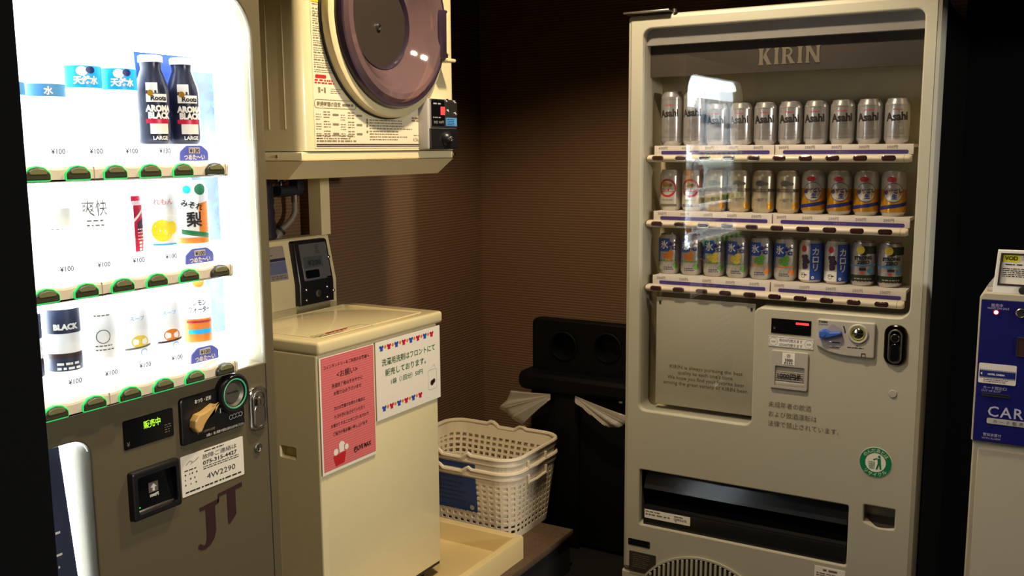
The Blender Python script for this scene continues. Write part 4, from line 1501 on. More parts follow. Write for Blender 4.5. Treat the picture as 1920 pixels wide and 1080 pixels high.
for k, lab in ((0, 'pale bottle with a faint label at far left end of middle drinks shelf'), (1, 'pale bottle with a faint label, second from left end of middle drinks shelf'), (2, 'pale bottle with a faint label, third from left end of middle drinks shelf'), (3, 'pale bottle with a faint label at the wall edge, middle drinks shelf'), (4, 'pale bottle with a faint label, just left of the brush lettered tea bottle')):
    if first:
        put(faint, k, 1)
        faint['label'] = lab
        first = False
    else:
        copy_thing(faint, jloc(JU[k], 1), lab, PI / 2 - 0.4, GJ[1])
put(make_bottle('slim pink and red drink bottle on the middle shelf', 0.140, 0.0265, 'clear_bottle', 'white', b_red, ['crimson', 'grape', 'white']), 6, 1, -0.1)
put(make_jcan('white can printed with a big yellow lemon', 0.122, 0.032, 'pale_can', c_lemon, ['lemon', 'pink_line', 'cyan']), 7, 1)
put(make_jcan('white and yellow pear drink can at right end of middle shelf', 0.125, 0.0325, 'pale_can', c_pear, ['orange', 'green', 'ink', 'cyan']), 8, 1)
blk = make_jcan('dark and white coffee can with red band, bottom drinks shelf', 0.118, 0.0285, 'pale_can', c_black, ['slate', 'maroon', 'white'])
put(blk, 4, 2)
for k, lab in ((0, 'dark banded coffee can at far left end of bottom shelf'), (1, 'dark banded coffee can, second from left end of bottom shelf'), (2, 'dark banded coffee can, third from left end of bottom shelf'), (3, 'dark banded coffee can at the wall edge, bottom shelf')):
    copy_thing(blk, jloc(JU[k], 2), lab, PI / 2 - 0.4, GJ[2])
put(make_jcan('white can with a faint round emblem, bottom drinks shelf', 0.118, 0.0285, 'pale_can', c_plain, ['grey_ink']), 5, 2)
put(make_jcan('white soup can with pale yellow bowl picture, bottom shelf', 0.118, 0.0285, 'pale_can', c_soup('y'), ['yellow', 'grey_ink', 'sky']), 6, 2)
put(make_jcan('white soup can with orange food picture, bottom shelf', 0.118, 0.0285, 'pale_can', c_soup('o'), ['orange', 'maroon', 'cyan']), 7, 2)
put(make_bottle('lemon water bottle with orange label at right end of bottom shelf', 0.150, 0.0285, 'clear_bottle', 'leaf', b_lemonwater, ['orange', 'cyan', 'red', 'ink']), 8, 2)


def rebase(root, z):
    """move a thing's empty to its base height without moving its parts"""
    root.location.z += z
    seen = set()
    for c in root.children_recursive:
        if c.data and c.data not in seen:
            seen.add(c.data)
            c.data.transform(Matrix.Translation((0, 0, -z)))


# ------------------------------------------------------------------ plinth and waterproof tray
pl = thing('plinth', 'low black plinth with a brown speckled top under the washer tray and baskets', 'plinth', (0, 0, 0))
part('top_board', MB().box(-2.146, -1.424, 1.50, 2.822, 0.128, 0.150, 0.002), 'plinth_top', pl)
part('base', MB().box(-2.146, -1.432, 1.50, 2.814, 0.0, 0.128), 'plinth_side', pl)
tr = thing('washing_machine_tray', 'cream waterproof tray under the washing machine, on the low plinth before the baskets', 'tray', (0, 0, 0.15))
t = MB()
lo = [(-2.112, 1.742), (-1.456, 1.742), (-1.456, 2.541), (-2.112, 2.541)]


def ring_levels(levels, n=5):
    vs, fs = [], []
    k = None
    for x0, x1, y0, y1, z, r in levels:
        l = rrect(x0, x1, y0, y1, r, n)
        k = len(l)
        vs += [(p[0], p[1], z) for p in l]
    for a in range(len(levels) - 1):
        for j in range(k):
            fs.append((a * k + j, a * k + (j + 1) % k, (a + 1) * k + (j + 1) % k, (a + 1) * k + j))
    return vs, fs, k


vs, fs, k = ring_levels([(-2.112, -1.456, 1.742, 2.541, 0.0, .012), (-2.112, -1.456, 1.742, 2.541, 0.068, .012), (-2.110, -1.458, 1.744, 2.539, 0.072, .012),
                         (-2.094, -1.478, 1.760, 2.516, 0.072, .01), (-2.090, -1.482, 1.764, 2.512, 0.069, .01), (-2.08, -1.540, 1.780, 2.502, 0.014, .01), (-2.07, -1.55, 1.79, 2.49, 0.012, .01)])
t.add(vs, fs)
t.add([], [])
t.f.append(tuple(range(6 * k, 7 * k)))
t.mi.append(0)
t.f.append(tuple(range(0, k))[::-1])
t.mi.append(0)
part('tray_body', t, 'tray', tr)

# ------------------------------------------------------------------ washing machine (local x to the right along the wall, y back to the wall)
wm = thing('washing_machine', 'cream coin washing machine standing in a tray with two notices on its front', 'washing machine', (-1.60, 1.765, 0), PI / 2)
t = MB().box(0.020, 0.522, 0.004, 0.530, 0.205, 0.944, 0.008)
part('body', t, 'cream', wm)
t = MB().prism([rrect(0.004, 0.530, 0.205, 0.944, 0.006), rrect(0.084, 0.139, 0.664, 0.694, 0.004)], 0.0, 0.022, bevel=0.004, hole_bevel=0.002)
t.v = [(v[1] - 0.002, v[0], v[2]) for v in t.v]
part('side_panel', t, 'cream', wm)
t = MB().box(0.018, 0.021, 0.08, 0.143, 0.66, 0.698)
part('grip_recess', t, 'cream_plastic', wm)
t = MB().box(0.004, 0.520, 0.010, 0.526, 0.196, 0.206)
part('base_gap', t, 'ink', wm)
for fx in (0.05, 0.47):
    for fy in (0.06, 0.47):
        part('foot', MB().cyl((fx, fy, 0.162), 0.022, 0.036, 'z', 16, 0.003), 'black_plastic', wm)
lid = part('lid', MB().box(-0.004, 0.538, -0.006, 0.424, 0.943, 0.978, 0.009, 3), 'lid_gloss', wm)
t = MB().prism([rrect(0.036, 0.487, 0.030, 0.330, 0.012), rrect(0.040, 0.483, 0.034, 0.326, 0.010)], 0.0, 0.002)
t.v = [(v[0], v[2], 0.9772 + v[1]) for v in t.v]
part('lid_rib', t, 'cream_plastic', lid)
t = MB().prism([rrect(0.045, 0.250, 0.024, 0.066, 0.002), rrect(0.0462, 0.2488, 0.0252, 0.0648, 0.002)], 0.0, 0.0006)
t.dashes(0.052, 0.052, 0.13, 3, 0.011, 0.004, 0.0, 3)
t.v = [(v[0], v[2], 0.9786 + 0 * v[1]) for v in t.v]
part('fine_print', t, 'maroon', lid)
t = MB().box(0.100, 0.185, 0.0585, 0.0635, 0.9784, 0.9789)
part('red_print', t, 'red', lid)


def dz(z):
    return 0.424 if z < 1.045 else 0.424 + (z - 1.045) * 0.2


def on_panel(mb):
    mb.v = [(v[0], v[1] + dz(v[2]), v[2]) for v in mb.v]
    return mb


prof = [(0.424, 0.944), (0.424, 1.045), (0.4515, 1.180), (0.457, 1.184), (0.500, 1.184), (0.500, 0.944)]
t = MB()
n = len(prof)
t.add([(x, p[0], p[1]) for x in (-0.002, 0.003, 0.560, 0.565) for p in prof], [(i * n + j, (i + 1) * n + j, (i + 1) * n + (j + 1) % n, i * n + (j + 1) % n) for i in range(3) for j in range(n)] + [tuple(range(n)), tuple(range(3 * n, 4 * n))[::-1]])
cpn = part('control_panel', t, 'cream_plastic', wm, sharp=25)
t = on_panel(MB().prism([[(0.378, 0.981), (0.532, 0.981), (0.532, 1.045), (0.533, 1.17), (0.527, 1.176), (0.390, 1.176), (0.384, 1.170), (0.378, 1.045)]], -0.020, 0.004, bevel=0.004))
cbx = part('coin_box', t, 'black_plastic', wm)
t = on_panel(MB().prism([round_poly([(0.402, 1.055), (0.523, 1.055), (0.523, 1.166), (0.402, 1.166)], 0.004, 3)], -0.0225, -0.019, bevel=0.001))
part('display_window', t, mat('grey_display_window', rgb(92, 92, 94), 0.12), cbx)
t = on_panel(MB().prism([rrect(0.412, 0.492, 1.093, 1.126, 0.002)], -0.0235, -0.022))
part('digit_display', t, mat('grey_green_display', rgb(74, 78, 80), 0.2), cbx)
t = on_panel(MB().prism([rrect(0.410, 0.470, 1.062, 1.086, 0.005)], -0.0235, -0.022))
part('dark_window', t, 'dark_gloss', cbx)
t = on_panel(MB().text('¥200', 0.455, 1.0995, 0.022, -0.0243, bold=0.0005, width=0.058).dashes(0.47, 1.158, 0.02, 5, 0.006, 0.002, -0.0232, 3))
part('lettering', t, 'ink', cbx)
for sx, sz in ((0.405, 1.029), (0.500, 1.027), (0.405, 0.997), (0.499, 0.995), (0.5275, 1.118), (0.529, 1.012)):
    part('screw', on_panel(MB().lathe([(0.0048, 0.0), (0.0046, -0.002), (0.0025, -0.0034), (1e-4, -0.0036)], (sx, -0.0205, sz), 'y', 12)), 'chrome', cbx)
part('coin_entry', on_panel(MB().lathe([(0.0115, 0.0), (0.0112, -0.003), (0.009, -0.0036), (1e-4, -0.0034)], (0.457, -0.0205, 1.012), 'y', 20)), 'steel', cbx)
part('coin_slot', on_panel(MB().box(0.456, 0.4582, -0.0252, -0.0238, 1.005, 1.019)), 'ink', cbx)
part('steel_edge', on_panel(MB().box(0.500, 0.522, -0.0245, -0.022, 1.056, 1.060).box(0.5195, 0.5225, -0.0245, -0.022, 1.062, 1.085)), 'chrome', cbx)
lp = part('course_label', on_panel(MB().prism([rrect(0.10, 0.357, 1.066, 1.166, 0.004)], -0.0012, 0.002)), mat('grey_course_label', rgb(150, 140, 132), 0.5), wm)
part('dark_stripe', on_panel(MB().box(0.10, 0.357, -0.0018, -0.001, 1.123, 1.131)), 'slate', lp)
part('blue_field', on_panel(MB().box(0.104, 0.355, -0.0018, -0.001, 1.085, 1.121)), mat('dusty_blue_print', rgb(96, 104, 138), 0.5), lp)
part('fine_print', on_panel(MB().dashes(0.12, 1.150, 0.20, 2, 0.010, 0.003, -0.0018, 5).dashes(0.12, 1.111, 0.2, 3, 0.010, 0.0024, -0.0024, 7).dashes(0.11, 1.077, 0.24, 2, 0.006, 0.004, -0.0018, 9, ragged=0)), 'grey_ink', lp)

# notices taped to the front of the washer
pk = obj('paper_notice', MB().box(0.001, 0.2165, -0.0012, -0.0002, 0.632, 0.936).mesh('paper_notice', 'paper'), None, (-1.60, 1.765, 0))
pk.rotation_euler = (0, 0, PI / 2)
pk['label'] = 'pink notice with dark Japanese lines and a laundry basket drawing'
pk['category'] = 'notice'
part('pink_field', MB().box(0.007, 0.2145, -0.0017, -0.0011, 0.640, 0.934), 'pink', pk)
t = MB()
for i in range(46):
    t.box(0.007, 0.2145, -0.0019, -0.0016, 0.644 + 0.0063 * i, 0.6457 + 0.0063 * i)
part('pale_stripes', t, 'pink_line', pk, kind='stuff')
t = MB()
for s, z, sz, w in (('コインランドリーをご利用のお客様へ', 0.905, 0.0105, 0.180), ('<お願い>', 0.876, 0.019, 0.082), ('洗濯終了後はすみやかに', 0.852, 0.0115, 0.122), ('お取り込み下さいませ', 0.832, 0.0115, 0.108),
                    ('次のお客様がお待ちの場合は', 0.793, 0.0105, 0.122), ('カゴの方に出させていただく', 0.771, 0.0105, 0.122), ('お預かりすることがございますので', 0.749, 0.0105, 0.150), ('ご協力の程お願い申し上げます', 0.727, 0.0105, 0.138)):
    part('lettering', MB().text(s, 0.106 if z > .8 else 0.112, z, sz, -0.0023, width=w, bold=0.0001), 'maroon', pk)
t.text('@LIVE MAX', 0.158, 0.664, 0.017, -0.0023, bold=0.0006, width=0.072)
part('lettering', t, 'maroon', pk)
t = MB().poly([(0.042, 0.672), (0.092, 0.676), (0.084, 0.647), (0.05, 0.645)], -0.0023)
part('basket_drawing', t, 'red', pk)
t = MB().poly(circ(0.052, 0.682, 0.009, 12), -0.0025).poly([(0.066, 0.677), (0.064, 0.700), (0.072, 0.706), (0.082, 0.704), (0.088, 0.696), (0.083, 0.692), (0.084, 0.678)], -0.0025).poly(circ(0.094, 0.686, 0.008, 10), -0.0025)
part('clothes_drawing', t, 'paper', pk)
wn = obj('paper_notice', MB().box(0.2245, 0.526, -0.0012, -0.0002, 0.7195, 0.9365).mesh('paper_notice', 'paper'), None, (-1.60, 1.765, 0))
wn.rotation_euler = (0, 0, PI / 2)
wn['label'] = 'white notice with green Japanese lines and rows of little shirts'
wn['category'] = 'notice'
t = MB()
t.text('洗濯用洗剤はフロントにて', 0.376, 0.868, 0.021, -0.0016, width=0.250, bold=0.0003)
t.text('販売しております。', 0.366, 0.8375, 0.021, -0.0016, width=0.190, bold=0.0003)
t.text('1袋（1回分）50円', 0.362, 0.810, 0.0165, -0.0016, width=0.148, bold=0.0002)
part('lettering', t, 'dark_green', wn)


def shirt(mb, x, z, s):
    mb.poly([(x - .5 * s, z - .6 * s), (x + .5 * s, z - .6 * s), (x + .45 * s, z), (x + .75 * s, z + .1 * s), (x + .7 * s, z + .6 * s), (x + .3 * s, z + .6 * s), (x, z + .4 * s), (x - .3 * s, z + .6 * s), (x - .7 * s, z + .6 * s), (x - .75 * s, z + .1 * s), (x - .45 * s, z)], -0.0016)


for colname, off in (('blue', 0), ('crimson', 1)):
    t = MB()
    for i in range(4):
        shirt(t, 0.2500 + 0.0335 * (2 * i + off), 0.9165, 0.0125)
    for i in range(3):
        shirt(t, 0.2560 + 0.0335 * (2 * i + off), 0.748, 0.0125)
    part('shirt_drawing', t, colname, wn)
t = MB()
for i in range(7):
    t.poly(circ(0.2667 + 0.0335 * i, 0.9185, 0.005, 8), -0.0016)
for i in range(5):
    t.poly(circ(0.2727 + 0.0335 * i, 0.750, 0.005, 8), -0.0016)
part('peg_drawing', t, 'orange', wn)
t = MB().prism([rrect(0.464, 0.507, 0.752, 0.812, 0.006), rrect(0.465, 0.506, 0.753, 0.811, 0.006)], -0.0016, -0.0012)
t.tube([(0.474, -0.0016, 0.812), (0.484, -0.0016, 0.822), (0.494, -0.0016, 0.826), (0.500, -0.0016, 0.815)], 0.0006, 4)
part('packet_drawing', t, 'grey_plastic', wn)
t = MB().poly(circ(0.483, 0.772, 0.0085, 10), -0.0018).poly(circ(0.492, 0.776, 0.007, 10), -0.0018)
part('packet_mark', t, 'maroon', wn)

# ------------------------------------------------------------------ dryer above the washer
dr = thing('clothes_dryer', 'cream coin tumble dryer with a round mauve door hung above the washing machine', 'dryer', (-1.62, 1.76, 0), PI / 2)
bm_ = bmesh.new()
loop = rrect(0.0, 0.656, 0.0, 0.50, 0.002, 5)
loop = arc(0.656 - 0.012, 0.012, 0.012, -PI / 2, 0, 4) + [(0.656, 0.50), (0.0, 0.50)] + arc(0.030, 0.030, 0.030, PI, 1.5 * PI, 8)
RC = (0.328, 1.786)
t = MB()
k = len(loop)
t.add([(p[0], p[1], z) for z in (1.447, 2.13) for p in loop], [(j, (j + 1) % k, k + (j + 1) % k, k + j) for j in range(k - 1)] + [tuple(range(k))[::-1], tuple(range(k, 2 * k))])
fx0, fx1 = 0.030, 0.644
t.prism([[(fx0, 1.447), (fx1, 1.447), (fx1, 2.13), (fx0, 2.13)], circ(RC[0], RC[1], 0.222, 48)], 0.0, 0.004, back=False)
bm_.free()
part('housing', t, 'cream', dr)
t = MB().prism([rrect(0.001, 0.655, 1.4235, 1.4455, 0.004)], 0.004, 0.498, bevel=0.004)
part('lower_band', t, 'cream', dr)
t = MB().add([(0.0, 0.0, 1.4225), (0.650, 0.0, 1.4225), (0.650, 0.5, 1.4225), (0.0, 0.5, 1.4225), (0.004, 0.055, 1.378), (0.646, 0.055, 1.378), (0.646, 0.5, 1.378), (0.004, 0.5, 1.378)],
             [(0, 1, 2, 3), (4, 7, 6, 5), (0, 4, 5, 1), (1, 5, 6, 2), (2, 6, 7, 3), (3, 7, 4, 0)])
part('base_pan', t, 'cream_plastic', dr)
t = MB().box(-0.002, 0.001, 0.050, 0.054, 1.50, 2.10, 0.0008).box(-0.002, 0.001, 0.104, 0.108, 1.50, 2.10, 0.0008)
part('side_rib', t, 'cream', dr)
part('screw', MB().lathe([(0.004, 0), (0.0038, -0.0015), (1e-4, -0.0025)], (0.0, 0.085, 1.4345), 'x', 12), 'chrome', dr)
lb = part('instruction_sheet', MB().prism([[(0.044, 1.4535), (0.489, 1.4535), (0.489, 1.585)] + arc(RC[0], RC[1], 0.262, math.radians(308), math.radians(200), 20) + [(0.095, 2.05), (0.044, 2.05)]], -0.0010, 0.001), 'paper', dr)
lb.data.materials[0] = mat('cream_instruction_sheet', rgb(226, 216, 188), 0.45, noise=0.02)
t = MB().box(0.049, 0.486, -0.0018, -0.0012, 1.4575, 1.4595).box(0.049, 0.486, -0.0018, -0.0012, 1.4615, 1.4645)
part('dark_line', t, 'maroon', lb)
t = MB()
t.text('乾燥時間の目安', 0.099, 1.557, 0.0125, -0.0016, bold=0.0003, width=0.088).dashes(0.150, 1.5585, 0.045, 1, 0.01, 0.006, -0.0016, 2, ragged=0)
t.prism([rrect(0.046, 0.204, 1.5515, 1.573, 0.009), rrect(0.0472, 0.2028, 1.5527, 1.5718, 0.008)], -0.0017, -0.0011)
for r in range(3):
    for c in range(2):
        x, z = 0.050 + 0.092 * c, 1.5435 - 0.0235 * r
        t.dashes(x, z - 0.008, 0.020, 3, 0.006, 0.002, -0.0016, 10 + 3 * r + c, ragged=0.2)
        t.dashes(x + 0.028, z - 0.002, 0.026, 3, 0.0065, 0.0026, -0.0016, 20 + 3 * r + c, ragged=0.1)
        t.box(x + 0.062, x + 0.084, -0.0017, -0.0012, z - 0.0095, z - 0.0045)
t.dashes(0.050, 1.4835, 0.165, 2, 0.007, 0.0028, -0.0016, 30, ragged=0.3)
t.dashes(0.050, 1.4695, 0.150, 1, 0.007, 0.004, -0.0016, 31, ragged=0)
t.dashes(0.256, 1.525, 0.19, 8, 0.0072, 0.0028, -0.0016, 33, ragged=0.45)
for i, z in enumerate((1.5265, 1.5195, 1.5115, 1.496)):
    t.poly(circ(0.2465, z, 0.0036, 10), -0.0018)
t.text('4.5kg', 0.4625, 1.4715, 0.015, -0.0016, width=0.032).dashes(0.450, 1.487, 0.032, 1, 0.004, 0.0022, -0.0016, 40, ragged=0)
t.dashes(0.443, 1.533, 0.04, 2, 0.007, 0.0048, -0.0016, 41, ragged=0)
for i in range(9):
    z = 1.786 - 0.0172 * i
    w = 0.045 if i < 3 else 0.050 + 0.006 * (i - 3)
    t.dashes(0.050, z, w, 1, 0.005, 0.0032, -0.0016, 50 + i, ragged=0.4).dashes(0.050, z - 0.006, w, 2, 0.0048, 0.0018, -0.0016, 70 + i, ragged=0.2)
t.ring(0.0555, 1.778, 0.004, 0.005, -0.0018, 16)
t.box(0.062, 0.069, -0.0018, -0.0012, 1.589, 1.602).box(0.083, 0.089, -0.0018, -0.0012, 1.589, 1.602).box(0.073, 0.079, -0.0018, -0.0012, 1.594, 1.597)
t.dashes(0.107, 1.5985, 0.045, 3, 0.005, 0.0018, -0.0016, 90)
part('fine_print', t, 'pale_ink', lb)
t = MB().box(0.047, 0.0875, -0.0018, -0.0011, 1.803, 1.87)
part('yellow_panel', t, mat('olive_yellow_print', rgb(205, 190, 30), 0.5), lb)
t = MB().prism([rrect(0.053, 0.092, 1.6235, 1.632, 0.003)], -0.0018, -0.0011).dashes(0.05, 1.617, 0.085, 2, 0.0065, 0.0036, -0.0016, 95).dashes(0.050, 1.797, 0.040, 1, 0.004, 0.0022, -0.0016, 96)
part('red_print', t, 'red', lb)
# round door
dw = part('door', MB().lathe([(0.253, 0.0), (0.253, -0.020), (0.250, -0.027), (0.243, -0.030), (0.232, -0.030), (0.226, -0.026), (0.224, 0.0)], (RC[0], 0.0, RC[1]), 'y', 64), 'cream_plastic', dr)
part('door_gap', MB().lathe([(0.2565, -0.0005), (0.2565, -0.006), (0.2525, -0.008)], (RC[0], 0, RC[1]), 'y', 64), 'ink', dw)
part('door_rim', MB().lathe([(0.230, -0.026), (0.229, -0.038), (0.224, -0.047), (0.217, -0.047), (0.213, -0.040)], (RC[0], 0, RC[1]), 'y', 64), 'door_rim', dw)
part('door_bowl', MB().lathe([(0.2165, -0.045), (0.205, -0.054), (0.190, -0.055), (0.176, -0.046), (0.164, -0.030), (0.152, -0.020), (0.140, -0.008), (0.126, 0.006), (0.119, 0.010)], (RC[0], 0, RC[1]), 'y', 64), 'mauve', dw, sharp=24)
part('inner_ring', MB().lathe([(0.123, 0.006), (0.120, 0.003), (0.114, 0.010), (0.112, 0.016)], (RC[0], 0, RC[1] - 0.004), 'y', 56), 'door_rim', dw)
part('door_center', MB().lathe([(0.113, 0.014), (0.06, 0.016), (1e-4, 0.017)], (RC[0], 0, RC[1] - 0.004), 'y', 48), 'drum', dw)
part('center_bolt', MB().lathe([(0.0095, 0.016), (0.0088, 0.010), (0.004, 0.0075), (1e-4, 0.007)], (RC[0] - 0.002, 0, RC[1] - 0.014), 'y', 16), 'chrome', dw)
t = MB().box(RC[0] + 0.180, RC[0] + 0.224, -0.055, -0.046, RC[1] - 0.085, RC[1] + 0.05, 0.004)
part('door_grip_recess', t, 'door_rim', dw)
t = MB().prism([round_poly([(RC[0] + 0.213, RC[1] - 0.070), (RC[0] + 0.232, RC[1] - 0.078), (RC[0] + 0.235, RC[1] + 0.045), (RC[0] + 0.215, RC[1] + 0.045)], 0.006, 4)], -0.056, -0.02, bevel=0.004)
t.box(RC[0] + 0.212, RC[0] + 0.256, -0.060, -0.02, RC[1] - 0.092, RC[1] - 0.082, 0.004)
part('door_handle', t, 'cream_plastic', dw)
t = MB().lathe([(0.222, 0.004), (0.215, 0.02), (0.21, 0.12), (0.21, 0.20)], (RC[0], 0, RC[1]), 'y', 48)
part('drum_shell', t, 'drum_shell', dr)
part('drum_back', MB().lathe([(0.215, 0.20), (0.15, 0.205), (1e-4, 0.195)], (RC[0], 0, RC[1]), 'y', 48), 'drum', dr)
# coin box on the lower right corner
cb = part('coin_box', MB().box(0.520, 0.667, -0.034, 0.02, 1.4475, 1.590, 0.006), 'grey_plastic', dr)
part('upper_plate', MB().prism([rrect(0.531, 0.665, 1.5085, 1.589, 0.005)], -0.037, -0.033, bevel=0.001), 'steel', cb)
part('timer_window', MB().prism([rrect(0.535, 0.597, 1.5135, 1.586, 0.003)], -0.039, -0.036), 'dark_gloss', cb)
part('red_lamp', MB().box(0.577, 0.597, -0.0405, -0.0385, 1.545, 1.568, 0.002), 'red_led', cb)
part('lettering', MB().text('30分 100円', 0.566, 1.521, 0.0095, -0.0398, width=0.05).dashes(0.538, 1.536, 0.04, 1, 0.004, 0.003, -0.0398, 4).dashes(0.54, 1.574, 0.045, 1, 0.004, 0.004, -0.0398, 5), 'grey_plastic', cb)
part('blue_sticker', MB().box(0.606, 0.659, -0.039, -0.0365, 1.5145, 1.538), 'sky', cb)
part('fine_print', MB().dashes(0.610, 1.532, 0.045, 4, 0.005, 0.0022, -0.0394, 6), 'navy', cb)
for sx, sz in ((0.611, 1.585), (0.654, 1.583), (0.619, 1.557), (0.657, 1.550)):
    part('screw', MB().lathe([(0.0062, 0), (0.006, -0.003), (0.003, -0.0052), (1e-4, -0.0055)], (sx, -0.037, sz), 'y', 14), 'chrome', cb)
part('lower_plate', MB().prism([rrect(0.527, 0.666, 1.449, 1.507, 0.003)], -0.038, -0.033, bevel=0.002), 'black_plastic', cb)
part('coin_knob', MB().lathe([(0.022, 0), (0.021, -0.006), (0.014, -0.016), (0.009, -0.019), (1e-4, -0.018)], (0.603, -0.038, 1.479), 'y', 22), 'black_plastic', cb)
part('coin_slot', MB().lathe([(0.0085, 0), (0.008, -0.0025), (0.0045, -0.004), (0.0045, 0.0), (1e-4, 0.0)], (0.606, -0.0565, 1.478), 'y', 16), 'chrome', cb)
for o_ in [cb] + list(cb.children):
    o_.data.transform(Matrix.Translation((-0.046, 0, 0.001)))
part('corner_screw', MB().cyl((0.652, -0.004, 1.4345), 0.005, 0.006, 'y', 12, 0.001), 'chrome', dr)
rebase(dr, 1.378)

# ------------------------------------------------------------------ stand, tap, hose, duct between washer and dryer
sd = thing('dryer_stand', 'cream upright frame between the washing machine back and the dryer', 'stand', (-2.05, 1.78, 1.184), PI / 2)
for a in (0.0, 0.520):
    t = MB().box(a, a + 0.0425, 0.0, 0.004, 0, 0.194).box(a, a + 0.003, 0.004, 0.050, 0, 0.194).box(a + 0.0395, a + 0.0425, 0.004, 0.03, 0, 0.194)
    part('post', t, 'cream_plastic', sd)
tp = thing('water_tap', 'dark wall tap seen in the gap under the dryer', 'tap', (-2.146, 2.215, 1.325), -PI / 2)
# local frame: y away from the wall is -y here, so the tap is drawn along +y towards the room after turning
t = MB().lathe([(0.022, 0.0), (0.022, 0.006), (0.012, 0.008), (0.012, 0.055)], (0, 0, 0), 'y', 16)
part('wall_flange', t, 'brass', tp)
part('tap_body', MB().tube([(-0.035, 0.055, 0.0), (0.06, 0.055, 0.002)], 0.016, 12).box(-0.04, -0.008, 0.036, 0.074, 0.0, 0.045, 0.004), 'duct', tp)
part('tap_handle', MB().tube([(0.045, 0.055, 0.018), (0.045, 0.055, 0.034)], 0.006, 8).box(0.025, 0.065, 0.047, 0.063, 0.030, 0.040, 0.004), 'chrome', tp)
part('spout', MB().tube([(-0.012, 0.055, -0.01), (-0.012, 0.055, -0.035)], 0.010, 10), 'brass', tp)
hs = obj('inlet_hose', MB().tube([(-2.091, 2.228, 1.295), (-2.091, 2.228, 1.262), (-2.096, 2.220, 1.240), (-2.104, 2.205, 1.222), (-2.112, 2.192, 1.210), (-2.116, 2.186, 1.204), (-2.120, 2.172, 1.185), (-2.121, 2.163, 1.160), (-2.121, 2.160, 1.10)], [0.009, 0.009, 0.0095, 0.010, 0.0105, 0.0155, 0.0155, 0.015, 0.015], 12).mesh('inlet_hose', 'hose', 50))
hs['label'] = 'grey water hose bending down from the dark wall tap'
hs['category'] = 'hose'
part('hose_clip', MB().tube([(-2.1135, 2.190, 1.208), (-2.1165, 2.185, 1.203)], 0.0178, 12), 'duct', hs)
du = obj('exhaust_duct', MB().tube([(-2.098, 2.090, 1.187)] + [(-2.098, 2.090 - 0.001 * i, 1.192 + 0.018 * i) for i in range(11)], [0.041 + (0.004 if i % 2 else 0) for i in range(12)], 14).mesh('exhaust_duct', 'duct'))
du['label'] = 'dark ribbed duct rising behind the washing machine beside the tap'
du['category'] = 'duct'

